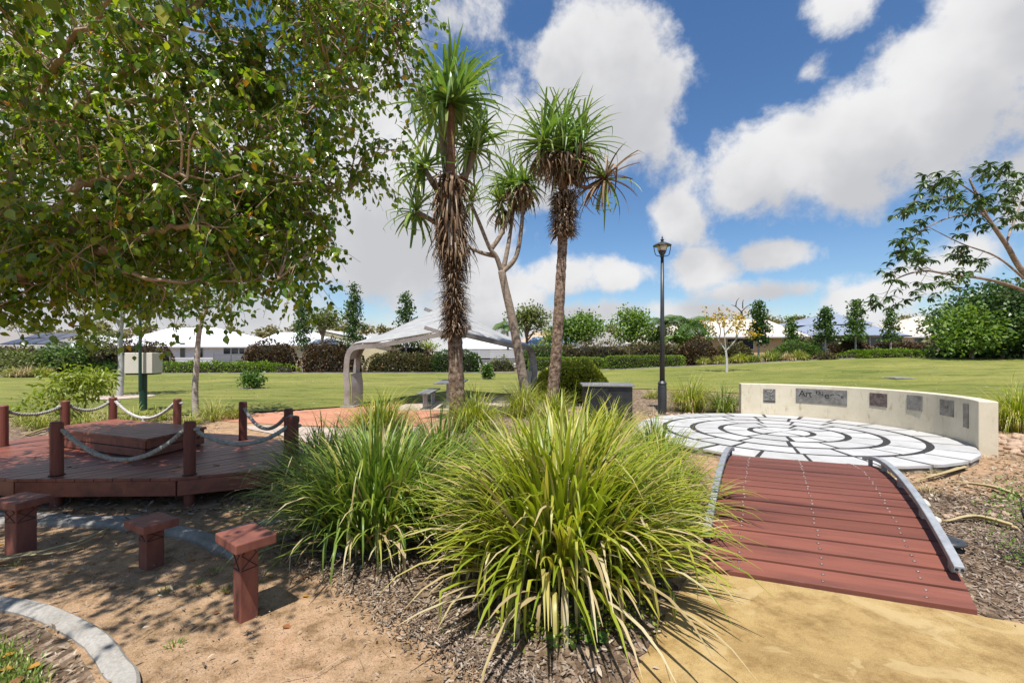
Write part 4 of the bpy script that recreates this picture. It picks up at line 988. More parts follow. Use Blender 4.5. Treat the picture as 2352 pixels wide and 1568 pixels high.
# ------------------------------------------------------------------ pandanus trees
PL_T = []
for k in range(12):
    segs = 8; V = []; Fc = []; y = z = 0.0; th = rnd.uniform(-.05, .12); kp = rnd.choice((4, 5, 6, 6, 7, 99)); w0 = .032
    for i in range(segs + 1):
        t = i / segs; w = w0 * (1.0 if t < .1 else 1) * (1 - t ** 1.8) ** .7 + .001
        V += [(-w, y, z + .55 * w), (0, y, z), (w, y, z + .55 * w)]
        th -= .04 + .13 * t
        if i == kp: th -= rnd.uniform(.7, 1.6)
        y += math.cos(th) / segs; z += math.sin(th) / segs
    for i in range(segs):
        b = 3 * i; Fc += [(b, b + 1, b + 4, b + 3), (b + 1, b + 2, b + 5, b + 4)]
    PL_T.append(tpl(V, Fc))
def rosette(Lv, c, L, n, el0, el1, az0=0, az1=2 * math.pi, tilt_axis=None, width=1.0):
    k = np.arange(n); az = az0 + (az1 - az0) * rng.random(n); el = np.radians(el0 + (el1 - el0) * rng.random(n) ** .85)
    d = np.stack([np.cos(az) * np.cos(el), np.sin(az) * np.cos(el), np.sin(el)], 1)
    if tilt_axis is not None:
        q = Vector((0, 0, 1)).rotation_difference(Vector(tilt_axis)).to_matrix(); d = d @ np.array(q).T
    up = np.tile([[0, 0, 1.0]], (n, 1)) + rng.normal(size=(n, 3)) * .08; R = frames(d, up)
    ln = 1.1 * L * (.68 + .42 * rng.random(n)); wh = rng.integers(0, len(PL_T), n); rv = rng.random(n); pos = np.array(c)[None] + d * .05 + rng.normal(size=(n, 3)) * .025
    for t in range(len(PL_T)):
        m = wh == t
        if m.any(): Lv.add(PL_T[t], pos[m], R[m], np.stack([np.full(m.sum(), width), ln[m], ln[m]], 1), rv[m])
def dead_skirt(Lv, path, n, L, rad, el=(-88, -50), wid=.5):
    path = [Vector(p) for p in path]; t = rng.random(n) * (len(path) - 1); i = np.minimum(t.astype(int), len(path) - 2); f = t - i; P = np.array(path)
    c = P[i] * (1 - f)[:, None] + P[i + 1] * f[:, None]; az = rng.random(n) * 2 * math.pi
    c = c + np.stack([np.cos(az), np.sin(az), np.zeros(n)], 1) * rad * rng.uniform(.5, 1.05, n)[:, None]; e_ = np.radians(rng.uniform(el[0], el[1], n))
    d = np.stack([np.cos(az) * np.cos(e_), np.sin(az) * np.cos(e_), np.sin(e_)], 1); up = np.stack([np.cos(az), np.sin(az), np.full(n, .4)], 1)
    R = frames(d, up); wh = rng.integers(0, len(PL_T), n); ln = L * rng.uniform(.55, 1.15, n); rv = rng.random(n)
    for t_ in range(len(PL_T)):
        m = wh == t_
        if m.any(): Lv.add(PL_T[t_], c[m], R[m], np.stack([np.full(m.sum(), wid), ln[m], ln[m]], 1), rv[m])
def trunk(pts, rad, name, mat, parent, sides=14, rough=.06):
    P = [Vector(p) for p in pts]; out, rr = [], []
    for i in range(len(P) - 1):
        p0, p1, p2, p3 = P[max(i - 1, 0)], P[i], P[i + 1], P[min(i + 2, len(P) - 1)]; k = max(4, int((p2 - p1).length / .07))
        for j in range(k):
            t = j / k; out.append(.5 * ((2 * p1) + (p2 - p0) * t + (2 * p0 - 5 * p1 + 4 * p2 - p3) * t * t + (3 * p1 - p0 - 3 * p2 + p3) * t ** 3)); rr.append((rad[i] + (rad[i + 1] - rad[i]) * t) * (1 + rnd.uniform(-rough, rough)))
    out.append(P[-1]); rr.append(rad[-1]); return MB().tube(out, rr, sides).build(name, mat, parent, smooth=True)
def at(px, py, Y): return (PX(px, Y), Y, PZ(py, Y))

# shaggy pandanus
Y = 9.06; pa = empty('pandanus_tree', (PX(1052, Y), Y, 0), 'tall pandanus with a shaggy trunk skirt of dead leaves beside the tree canopy', 'pandanus')
trunk([(PX(1052, Y), Y, -.05), at(1049, 900, Y), at(1046, 800, Y), at(1042, 650, Y), at(1037, 520, Y), at(1032, 400, Y)], [.19, .155, .145, .14, .15, .14], 'trunk', M['bark_pand'], pa, 18, .08)
trunk([at(1033, 420, Y), at(1036, 340, Y), at(1034, 245, Y)], [.11, .085, .08], 'stem', M['bark_red'], pa)
trunk([at(1028, 410, Y + .2), at(1018, 330, Y + .25), at(1019, 250, Y + .3)], [.09, .075, .07], 'stem', M['bark'], pa)
trunk([at(1038, 440, Y + .1), at(1072, 395, Y + .4), at(1086, 350, Y + .5)], [.09, .08, .07], 'stem', M['bark'], pa)
trunk([at(1030, 470, Y), at(1000, 430, Y - .1), at(978, 392, Y - .1)], [.07, .06, .05], 'stem', M['bark'], pa)
trunk([at(1032, 530, Y), at(990, 505, Y + .1), at(960, 488, Y + .1)], [.06, .05, .045], 'stem', M['bark'], pa)
Lv = Leaves()
rosette(Lv, at(1034, 240, Y), 1.3, 125, -38, 88, width=1.3); rosette(Lv, at(1019, 245, Y + .3), 1.25, 75, -30, 85, width=1.3)
rosette(Lv, at(1087, 345, Y + .5), 1.0, 62, -45, 75); rosette(Lv, at(975, 388, Y - .1), .85, 48, -35, 70, tilt_axis=(-.7, -.1, .7)); rosette(Lv, at(955, 486, Y + .1), .8, 40, -35, 60, tilt_axis=(-.85, 0, .5))
rosette(Lv, at(1095, 300, Y + .9), .9, 40, -50, 60)
Lv.build(pa, M['pand'], 285, 'leaf', 'foliage', smooth=False)
Lv = Leaves(); dead_skirt(Lv, [at(1033, 400, Y), at(1037, 500, Y), at(1041, 570, Y)], 520, .7, .25, (-85, -38)); dead_skirt(Lv, [at(1039, 500, Y), at(1042, 600, Y)], 110, .5, .20, (-85, -60))
rosette(Lv, at(1033, 405, Y), .75, 60, -65, -5)
Lv.build(pa, M['dead'], 200, 'dead_leaf', 'dead_foliage', smooth=False)
Lv = Leaves(); dead_skirt(Lv, [at(1041, 560, Y), at(1043, 680, Y), at(1046, 768, Y)], 1700, .30, .15, (-40, 25), .36); Lv.build(pa, M['dead_dark'], 0, 'leaf_base', 'leaf_bases', smooth=False)
# straight pandanus
Y = 11.4; pc = empty('pandanus_tree', (PX(1266, Y), Y, 0), 'straight pandanus with a collar of broken leaf bases, nearest to the lamp post', 'pandanus')
trunk([(PX(1264, Y), Y, -.05), at(1270, 900, Y), at(1280, 780, Y), at(1287, 650, Y), at(1292, 560, Y), at(1295, 440, Y)], [.175, .15, .135, .125, .12, .12], 'trunk', M['bark_pand'], pc, 18, .08)
trunk([at(1294, 450, Y), at(1291, 400, Y), at(1288, 350, Y)], [.10, .085, .08], 'stem', M['bark_red'], pc)
trunk([at(1290, 395, Y), at(1340, 430, Y - .1), at(1385, 418, Y - .15)], [.06, .05, .05], 'stem', M['bark_red'], pc)
trunk([at(1288, 380, Y), at(1262, 380, Y - .2), at(1250, 345, Y - .3)], [.07, .06, .05], 'stem', M['bark_red'], pc)
Lv = Leaves(); rosette(Lv, at(1292, 345, Y), 1.45, 110, -20, 88); rosette(Lv, at(1248, 330, Y - .3), 1.25, 80, -40, 85); rosette(Lv, at(1330, 335, Y + .3), 1.25, 55, -25, 80); rosette(Lv, at(1392, 412, Y - .15), 1.15, 20, -75, 30, tilt_axis=(.6, 0, .6))
Lv.build(pc, M['pand'], 260, 'leaf', 'foliage', smooth=False)
Lv = Leaves(); rosette(Lv, at(1296, 352, Y), 1.05, 150, -80, -10); rosette(Lv, at(1320, 350, Y - .1), .95, 70, -80, 5); rosette(Lv, at(1250, 345, Y - .3), .8, 45, -85, -20)
rosette(Lv, at(1390, 412, Y - .15), 1.1, 46, -80, 60, tilt_axis=(.7, 0, .3)); Lv.build(pc, M['dead'], 190, 'dead_leaf', 'dead_foliage', smooth=False)
Lv = Leaves(); dead_skirt(Lv, [at(1296, 440, Y), at(1295, 490, Y), at(1293, 540, Y)], 1300, .36, .17, (-35, 18), .5); Lv.build(pc, M['dead'], 0, 'leaf_base', 'leaf_bases', smooth=False)
# leaning branched pandanus
Y = 12.2; pb = empty('pandanus_tree', (PX(1208, Y), Y, 0), 'slender leaning pandanus forking into several small leafy heads', 'pandanus')
trunk([(PX(1212, Y), Y, -.05), at(1203, 880, Y), at(1180, 750, Y), at(1160, 660, Y), at(1152, 622, Y)], [.15, .13, .115, .105, .10], 'trunk', M['bark_mid'], pb, 14, .03)
BR = [[(1152, 625), (1140, 590), (1125, 570), (1100, 510), (1083, 470)], [(1140, 588), (1110, 582), (1080, 570)], [(1128, 572), (1150, 540), (1168, 490), (1176, 450)], [(1155, 622), (1166, 570), (1174, 520), (1182, 465)], [(1154, 625), (1185, 590), (1198, 520), (1202, 450), (1204, 425)]]
for i, b in enumerate(BR):
    dy = (-.3, -.2, .25, .4, -.1)[i]
    trunk([at(px, py, Y + dy * k / (len(b) - 1)) for k, (px, py) in enumerate(b)], [.07 - .03 * k / (len(b) - 1) for k in range(len(b))], 'branch', M['bark_mid'], pb, 9, .03)
Lv = Leaves()
for (px, py, L, n, dy) in ((1204, 420, .8, 50, -.1), (1176, 425, 1.0, 62, .25), (1150, 465, .75, 44, .3), (1182, 440, .7, 36, .5), (1083, 465, .75, 36, -.3)): rosette(Lv, at(px, py, Y + dy), L, n, -55, 80)
Lv.build(pb, M['pand'], 150, 'leaf', 'foliage', smooth=False)
Lv = Leaves()
for (px, py, L, n, dy) in ((1204, 424, .8, 60, -.1), (1176, 435, .75, 48, .25), (1152, 480, .7, 42, .3), (1188, 430, .7, 40, .5)): rosette(Lv, at(px, py, Y + dy), L, n, -88, -20)
Lv.build(pb, M['dead'], 130, 'dead_leaf', 'dead_foliage', smooth=False)

# ------------------------------------------------------------------ the big shade tree
big = empty('shade_tree', (-5.2, 3.7, 0), 'large spreading fig tree with heart-shaped leaves over the stools and deck', 'tree')
mb = MB(); LIMBS = []
def spline(P, k=6):
    P = [Vector(p) for p in P]; out = []
    for i in range(len(P) - 1):
        p0, p1, p2, p3 = P[max(i - 1, 0)], P[i], P[i + 1], P[min(i + 2, len(P) - 1)]
        for j in range(k):
            t = j / k; out.append(.5 * ((2 * p1) + (p2 - p0) * t + (2 * p0 - 5 * p1 + 4 * p2 - p3) * t * t + (3 * p1 - p0 - 3 * p2 + p3) * t ** 3))
    return out + [P[-1]]
fork = Vector((-4.95, 3.8, 1.55))
trunk([(-5.2, 3.7, -.05), (-5.15, 3.72, .5), (-5.05, 3.76, 1.1), fork], [.24, .19, .165, .14], 'trunk', M['bark_tan'], big, 16, .03)
def limb(pts, r0, r1, start=None):
    P = ([start] if start is not None else []) + [Vector(at(*p)) for p in pts]; s = spline(P); n = len(s)
    s = [p + Vector((rnd.gauss(0, .012), rnd.gauss(0, .012), rnd.gauss(0, .012))) if 0 < i < n - 1 else p for i, p in enumerate(s)]
    rad = [.62 * (r0 + (r1 - r0) * i / (n - 1)) * rnd.uniform(.94, 1.06) for i in range(n)]; MB().tube(s, rad, 10).build('limb', M['bark_tan'], big, smooth=True)
    LIMBS.extend([(p, r) for p, r in zip(s, rad)][4 if start is not None else 0:])
limb([(0, 645, 3.8), (120, 615, 3.7), (240, 575, 3.6), (340, 535, 3.6), (440, 515, 3.5)], .11, .03, fork)
limb([(-60, 640, 3.85), (60, 585, 3.9), (200, 515, 3.9), (350, 450, 4.0), (460, 385, 4.0), (570, 340, 4.1), (690, 270, 4.3)], .12, .025, fork)
limb([(-60, 600, 4.0), (20, 500, 4.1), (42, 380, 4.2), (52, 200, 4.3), (75, 0, 4.4), (100, -260, 4.5)], .13, .05, fork)
limb([(42, 400, 4.2), (110, 320, 4.1), (200, 230, 4.0), (290, 160, 3.9), (370, 70, 3.8), (430, -30, 3.8), (500, -230, 3.9)], .085, .035)
limb([(60, 585, 3.9), (150, 455, 3.5), (240, 415, 3.4), (330, 400, 3.4), (430, 410, 3.3)], .06, .018)
limb([(350, 450, 4.0), (450, 465, 4.2), (580, 455, 4.5), (700, 480, 4.7), (770, 540, 4.8)], .05, .014)
limb([(460, 385, 4.0), (600, 410, 4.3), (720, 425, 4.6), (800, 440, 4.8)], .045, .012)
limb([(200, 230, 4.0), (340, 230, 4.2), (480, 190, 4.4), (640, 110, 4.6), (780, 20, 4.8)], .055, .018)
limb([(200, 595, 3.65), (330, 640, 3.5), (480, 645, 3.7), (640, 640, 4.0)], .032, .008)
limb([(60, 585, 3.9), (190, 610, 5.0), (330, 640, 6.0), (430, 660, 6.8)], .075, .02)
limb([(-120, 380, 3.6), (-100, 100, 3.0), (0, -180, 2.4), (150, -420, 2.0)], .06, .015)
limb([(42, 380, 4.2), (100, 200, 3.6), (200, 60, 3.2), (320, -60, 2.9)], .05, .015)
limb([(52, 200, 4.3), (200, 80, 5.2), (420, 60, 6.0), (600, 120, 6.3)], .07, .02)
limb([(370, 70, 3.8), (520, -40, 4.0), (700, -120, 4.2), (860, -150, 4.4)], .05, .015)
limb([(570, 340, 4.1), (680, 230, 4.2), (800, 140, 4.3), (900, 70, 4.4)], .03, .01)
crown = [(-3.3, 4.3, 4.5, 2.7, 1.5, 2.4), (-4.3, 4.2, 2.75, 2.5, 1.5, 1.05), (-2.7, 4.1, 3.3, 1.2, 1.2, 1.2), (-2.1, 4.4, 4.6, 1.45, 1.4, 1.9), (-3.3, 1.7, 4.1, 1.95, 1.25, .8)]
def in_crown(p, k=1.0):
    return any(((p[0] - b[0]) / b[3]) ** 2 + ((p[1] - b[1]) / b[4]) ** 2 + ((p[2] - b[2]) / b[5]) ** 2 < k for b in crown)
LP = np.array([p for p, r in LIMBS]); twb = MB(); Lpos, Ldir = [], []
cl, _d = clumps(crown[:4], 650, .3)
cl = np.array([c for c in cl if not (c[2] > HC + .9 * c[1] + .3 and rnd.random() < .72)])
cl = np.concatenate([cl, clumps([(-4.1, 4.3, 2.25, 2.3, 1.5, .5), (-3.0, 4.4, 2.5, 1.2, 1.3, .5)], 120, .1)[0], clumps([(-3.4, 1.85, 3.95, 2.0, 1.25, .7), (-2.4, 1.7, 3.6, 1.0, .9, .5)], 150, .1)[0]])
for c in cl:
    u = c[0] / c[1]
    if c[2] < 1.75 or c[1] < .45 or (c[1] < 1.5 and c[2] < HC + .95 * c[1] + .35) or c[0] > min(-.85, -1.85 + .5 * (c[2] - 2.2)) - .1 * (c[1] - 4): continue
    d2 = ((LP - c) ** 2).sum(1); i = int(d2.argmin()); a = Vector(LP[i]); b = Vector(c); mid = a.lerp(b, .5) + Vector((rnd.gauss(0, .08), rnd.gauss(0, .08), rnd.gauss(.06, .08)))
    s = spline([a, mid, b], 4); L = (b - a).length; r0 = min(.02, .006 + .008 * L)
    twb.tube(s, [r0 + (.004 - r0) * k / (len(s) - 1) for k in range(len(s))], 5)
    nt_ = rnd.randint(5, 8)
    for k in range(nt_):
        st = s[rnd.randint(3, len(s) - 1)]; dv = Vector((rnd.gauss(0, 1), rnd.gauss(0, 1), rnd.gauss(-.1, .7))).normalized(); ln = rnd.uniform(.22, .5)
        e_ = st + dv * ln; m_ = st + dv * ln * .5 + Vector((0, 0, .04)); e_.z -= .10
        twb.tube([st, m_, e_], [.004, .003, .0015], 3, False)
        for q in range(rnd.randint(9, 14)):
            t = rnd.uniform(.2, 1.02); p = (st.lerp(m_, t * 2) if t < .5 else m_.lerp(e_, t * 2 - 1))
            Lpos.append(p + Vector((rnd.gauss(0, .02), rnd.gauss(0, .02), rnd.gauss(0, .02)))); Ldir.append(dv)
twb.build('twigs', M['bark_tan'], big)['kind'] = 'stuff'
Lpos = np.array(Lpos); Ldir = np.array(Ldir); n = len(Lpos)
dd = Ldir * .5 + rng.normal(size=(n, 3)) * .55; dd[:, 2] -= .85
nn = rng.normal(size=(n, 3)) * .5 + np.array([-.1, -.75, .75]) + Ldir * .2
Lv = Leaves(); Lv.add(OVATE, Lpos, frames(dd, nn), .034 + .05 * rng.random(n) ** .8, rng.random(n)); Lv.build(big, M['fig'], 300, 'leaf', 'foliage')

# ------------------------------------------------------------------ generic trees, hedges and shrubs
def tree(name, loc, trunk_pts, trad, blobs, ncl, nl, size, mat, bark, label, cat='tree', group=None, template=SIMPLE, sigma=.22, shell=.4, droop=.1, parts=0, limbs=6, fam='tree'):
    """trunk, limbs to some of the leaf clumps, and a crown of separate leaves"""
    x, y = loc; z = hgt(x, y); o = empty(name, (x, y, z), label, cat, group); ld = Vector((x, y, z))
    P = [ld + Vector(p) for p in trunk_pts]; trunk(P, trad, 'trunk', bark, o, 9, .03)
    B = [(b[0] + x, b[1] + y, b[2] + z, b[3], b[4], b[5]) for b in blobs]; c, d = clumps(B, ncl, shell)
    br = MB(); top = P[-1]; root = P[max(0, len(P) - 2)]
    for k in range(min(limbs, ncl)):
        e_ = Vector(c[k]); st = root.lerp(top, rnd.uniform(.2, 1)); m_ = st.lerp(e_, .5) + Vector((0, 0, .1 * (e_ - st).length))
        br.tube(spline([st, m_, e_], 3), [trad[-1] * (.8 - .11 * q) for q in range(7)], 5)
    if limbs: br.build('branch', bark, o)['kind'] = 'stuff'
    n = ncl * nl; ci = np.repeat(np.arange(ncl), nl); pos = c[ci] + rng.normal(size=(n, 3)) * sigma * np.array([1, 1, .7])
    out = (pos - c[ci]) / sigma * .4 + d[ci] * .4
    Lv = Leaves(); Lv.add(template, pos, leaf_dirs(n, out, droop), size * rng.uniform(.7, 1.25, n), rng.random(n)); Lv.build(o, mat, parts, 'leaf', 'crown')
    return o
def hedge(name, x0, x1, ztop, zbase, Y, depth, mat, label, n, size, round_=.25, cat='hedge', bumpy=.12, group=None):
    xa, xb = PX(x0, Y), PX(x1, Y); xm = (xa + xb) / 2; zb = hgt(xm, Y); zt = PZ(ztop, Y); h = zt - zb; w = xb - xa
    o = empty(name, (xm, Y, zb), label, cat, group)
    sx, sy = w / 2, depth / 2; p_ = 12.0 if round_ < .12 else 5.0 if round_ < .2 else (3.0 if round_ < .3 else 2.2)
    # points on a rounded box
    u = rng.normal(size=(n, 3)); u[:, 2] = np.abs(u[:, 2]) * 1.0 - .15
    # area-weighted: choose a face, then pull the corners in
    f = rng.random(n); at_, af = w * depth, w * h * 1.0; ae = depth * h * 2; tot = at_ + 1.4 * af + ae
    q = np.zeros((n, 3)); rx = rng.uniform(-1, 1, n); ry = rng.uniform(-1, 1, n); rz = rng.uniform(0, 1, n)
    t = f < at_ / tot; fr = (~t) & (f < (at_ + 1.4 * af) / tot); en = ~(t | fr)
    q[t] = np.stack([rx[t], ry[t], np.ones(t.sum())], 1); sg = np.where(rng.random(fr.sum()) < .78, -1.0, 1.0); q[fr] = np.stack([rx[fr], sg, rz[fr]], 1)
    q[en] = np.stack([np.sign(rng.uniform(-1, 1, en.sum())), ry[en], rz[en]], 1)
    nrm = (np.abs(q[:, 0]) ** p_ + np.abs(q[:, 1]) ** p_ + np.abs(q[:, 2]) ** p_) ** (1 / p_); nrm = np.maximum(nrm, 1.0)
    q2 = q / nrm[:, None]
    ph = rng.random(6) * 6.28
    lump = 1 + bumpy * (np.sin(q2[:, 0] * w * 1.7 + ph[0]) * .5 + np.sin(q2[:, 0] * w * 3.9 + ph[1] + q2[:, 2] * 3) * .3 + np.sin(q2[:, 2] * h * 4 + ph[2]) * .3) + rng.normal(size=n) * bumpy * .35
    s3 = np.array([sx, sy, h]); ld = np.stack([np.ones(n), lump, np.where(q2[:, 2] > .6, lump, 1)], 1)
    pos = q2 * s3 * ld + np.array([xm, Y, zb + .02]); out = q * np.array([.8, .8, .8]); out[:, 2] += .3
    Lv = Leaves(); Lv.add(SIMPLE, pos, leaf_dirs(n, out * 1.1, 0, .8), size * rng.uniform(.65, 1.35, n), rng.random(n)); Lv.build(o, mat, 0, 'leaf', 'foliage')
    # closed near-black hull, its colour standing in for shade among the twigs
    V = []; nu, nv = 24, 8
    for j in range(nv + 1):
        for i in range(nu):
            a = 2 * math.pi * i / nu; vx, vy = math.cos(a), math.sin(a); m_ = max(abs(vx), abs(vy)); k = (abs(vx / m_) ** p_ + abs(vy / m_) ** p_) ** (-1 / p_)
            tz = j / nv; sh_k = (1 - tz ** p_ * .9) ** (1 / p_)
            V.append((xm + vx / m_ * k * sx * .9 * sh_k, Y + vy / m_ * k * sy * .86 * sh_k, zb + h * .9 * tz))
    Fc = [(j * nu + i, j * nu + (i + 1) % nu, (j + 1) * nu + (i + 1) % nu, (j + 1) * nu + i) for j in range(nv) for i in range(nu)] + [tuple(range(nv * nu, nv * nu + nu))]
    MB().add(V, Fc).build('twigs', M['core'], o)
    return o

# maroon and bronze hedges on the left
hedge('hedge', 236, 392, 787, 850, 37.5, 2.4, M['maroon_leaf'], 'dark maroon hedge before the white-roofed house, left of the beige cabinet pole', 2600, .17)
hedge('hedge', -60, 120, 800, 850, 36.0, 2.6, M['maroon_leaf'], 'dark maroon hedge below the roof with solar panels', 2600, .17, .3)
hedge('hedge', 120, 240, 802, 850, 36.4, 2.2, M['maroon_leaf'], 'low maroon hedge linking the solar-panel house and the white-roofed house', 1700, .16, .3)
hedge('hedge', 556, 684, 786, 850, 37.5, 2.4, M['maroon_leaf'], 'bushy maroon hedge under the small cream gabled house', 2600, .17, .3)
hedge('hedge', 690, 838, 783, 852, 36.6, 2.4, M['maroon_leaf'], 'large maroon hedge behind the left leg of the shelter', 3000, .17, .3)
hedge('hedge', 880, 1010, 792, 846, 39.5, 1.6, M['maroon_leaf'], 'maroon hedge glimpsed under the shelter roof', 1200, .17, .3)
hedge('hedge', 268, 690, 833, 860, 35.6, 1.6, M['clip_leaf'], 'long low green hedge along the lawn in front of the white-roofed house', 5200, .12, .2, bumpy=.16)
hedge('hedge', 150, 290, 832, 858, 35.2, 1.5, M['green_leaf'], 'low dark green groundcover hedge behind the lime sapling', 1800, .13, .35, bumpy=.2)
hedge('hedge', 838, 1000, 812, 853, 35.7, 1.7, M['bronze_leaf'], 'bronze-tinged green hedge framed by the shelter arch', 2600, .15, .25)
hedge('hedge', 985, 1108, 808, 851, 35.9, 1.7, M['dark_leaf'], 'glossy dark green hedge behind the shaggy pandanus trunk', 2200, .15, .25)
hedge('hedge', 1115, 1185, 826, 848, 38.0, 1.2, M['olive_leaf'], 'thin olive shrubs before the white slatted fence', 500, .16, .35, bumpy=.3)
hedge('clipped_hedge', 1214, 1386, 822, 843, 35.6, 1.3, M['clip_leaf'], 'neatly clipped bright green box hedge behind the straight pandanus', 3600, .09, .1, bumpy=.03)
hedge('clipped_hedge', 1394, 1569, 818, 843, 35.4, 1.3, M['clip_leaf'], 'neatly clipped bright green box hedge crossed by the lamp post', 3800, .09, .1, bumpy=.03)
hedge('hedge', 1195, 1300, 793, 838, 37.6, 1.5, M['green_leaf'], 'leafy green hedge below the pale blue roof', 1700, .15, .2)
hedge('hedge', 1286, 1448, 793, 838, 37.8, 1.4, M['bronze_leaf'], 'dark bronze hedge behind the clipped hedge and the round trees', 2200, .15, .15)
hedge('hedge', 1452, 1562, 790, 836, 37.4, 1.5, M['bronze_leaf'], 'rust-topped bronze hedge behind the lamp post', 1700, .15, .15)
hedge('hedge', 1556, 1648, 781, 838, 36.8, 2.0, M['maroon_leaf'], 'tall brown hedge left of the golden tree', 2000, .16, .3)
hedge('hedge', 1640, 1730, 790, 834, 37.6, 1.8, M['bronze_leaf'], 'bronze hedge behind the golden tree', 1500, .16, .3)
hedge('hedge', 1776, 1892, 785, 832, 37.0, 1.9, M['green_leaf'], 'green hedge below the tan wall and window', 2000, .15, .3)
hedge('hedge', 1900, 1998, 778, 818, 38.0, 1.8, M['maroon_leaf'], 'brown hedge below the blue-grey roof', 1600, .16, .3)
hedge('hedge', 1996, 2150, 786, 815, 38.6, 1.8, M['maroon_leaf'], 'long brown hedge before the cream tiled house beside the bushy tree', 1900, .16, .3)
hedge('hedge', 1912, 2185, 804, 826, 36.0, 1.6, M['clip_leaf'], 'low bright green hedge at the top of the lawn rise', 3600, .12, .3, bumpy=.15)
hedge('shrub', 1225, 1402, 838, 905, 14.6, 1.7, M['yg_leaf'], 'rounded yellow-green shrub behind the barbecue', 11000, .07, .45, 'shrub', .14)
hedge('shrub', 1868, 1922, 812, 834, 35.4, .9, M['bronze_leaf'], 'small brownish shrub at the end of the low green hedge', 500, .12, .45, 'shrub', .2)
# trees and shrubs on the left
tree('shrub', (PX(120, 34.5), 34.5), [(0, 0, 0), (.2, 0, .6), (.3, 0, 1.0)], [.08, .06, .05], [(-1.2, 0, 1.0, 1.5, 1.0, .8), (.8, 0, 1.4, 1.8, 1.0, 1.0), (2.0, 0, 1.9, 1.2, .9, .9)], 90, 26, .2, M['green_leaf'], M['bark'], 'spreading leafy green shrub before the maroon hedge', 'shrub', sigma=.26)
tree('shrub', (PX(205, 35), 35), [(0, 0, 0), (.5, 0, .9), (.9, 0, 1.6)], [.12, .09, .07], [(.9, 0, 2.4, 1.6, 1.0, .8)], 50, 24, .2, M['olive_leaf'], M['bark'], 'small olive tree with a slanting trunk near the solar-panel house', 'tree', sigma=.28)
tree('shrub', (PX(30, 33), 33), [(0, 0, 0), (0, 0, .5), (0, 0, .9)], [.08, .06, .05], [(0, 0, 1.0, 1.5, 1.0, .9)], 50, 24, .2, M['olive_leaf'], M['bark'], 'olive green bush at the lawn edge beneath the solar-panel roof', 'shrub', sigma=.28)
for px, w, lab, mt in ((60, .9, 'clump of straw-coloured ornamental grass at the bed edge', 'straw'), (95, .8, 'greener ornamental grass clump beside the straw-coloured one', 'tuft'), (30, .7, 'pale green tuft at the corner of the mulch bed', 'tuft')):
    grass(PX(px, 28.5), 28.5, w, 1.0, 320, M[mt], lab, 0, BL_T, 'ornamental_grass', None, .2, width=2.2)
tree('young_tree', G(275, 912), [(0, 0, 0), (.05, 0, 1.0), (.02, 0, 2.1), (.15, 0, 3.0)], [.1, .085, .07, .05], [(0, 0, 3.4, 1.1, 1.0, .9)], 36, 22, .16, M['lime_leaf'], M['bark_white'], 'young tree with a pale slim trunk, left of the beige cabinet', 'tree', 'park trees with pale trunks', OVATE, .25)
tree('young_tree', G(450, 957), [(0, 0, -.02), (-.02, 0, .6), (.02, 0, 1.3), (.1, 0, 2.15), (.3, 0, 2.7)], [.08, .066, .06, .052, .035], [(.2, 0, 3.1, 1.3, 1.1, .8)], 50, 24, .13, M['green_leaf'], M['bark_pale'], 'young tree with ringed grey-white trunk between cabinet and terracotta path', 'tree', 'park trees with pale trunks', OVATE, .25)
X_, Y_ = G(140, 968)
sap = tree('sapling', (X_, Y_), [(0, 0, 0), (.03, 0, .35), (.1, 0, .7)], [.035, .025, .015], [(-.3, 0, .38, .5, .4, .25), (.15, 0, .75, .65, .45, .28), (.7, 0, .95, .5, .4, .22), (.25, 0, .95, .45, .35, .2)], 70, 16, .15, M['lime_leaf'], M['bark_pale'], 'lime green sapling with drooping leaves beside the deck ropes', 'sapling', None, LANCE, .1, .3, .6, 120, 10)
for px, py, top, wpx, lab in ((580, 893, 848, 46, 'small round bush alone on the lawn nearest the deck'), (1118, 872, 835, 24, 'small two-tiered bush on the lawn behind the shaggy pandanus')):
    X_, Y_ = G(px, py); h = (py - top) * Y_ / F; w = wpx * Y_ / F / 2
    tree('bush', (X_, Y_), [(0, 0, 0), (0, 0, h * .3), (0, 0, h * .5)], [.03, .02, .015], [(0, 0, h * .42, w, w, h * .42), (0, 0, h * .68, w * .7, w * .7, h * .33)], 60, 22, .12, M['green_leaf'], M['bark'], lab, 'bush', None, SIMPLE, .09, .3)
    ring = [(X_ + (w * 1.25 + rnd.uniform(-.05, .08)) * math.cos(a), Y_ + (w * 1.25 + rnd.uniform(-.05, .08)) * math.sin(a)) for a in (2 * math.pi * k / 22 for k in range(22))]
    sheet('mulch_ring', ring, M['pad'], .045, .4, 'pale bare earth ring round a small lawn bush')
X_, Y_ = G(275, 914); sheet('mulch_ring', [(X_ + .95 * math.cos(a), Y_ + .95 * math.sin(a)) for a in (2 * math.pi * k / 22 for k in range(22))], M['pad'], .045, .5, 'pale edging ring round the slim young tree')

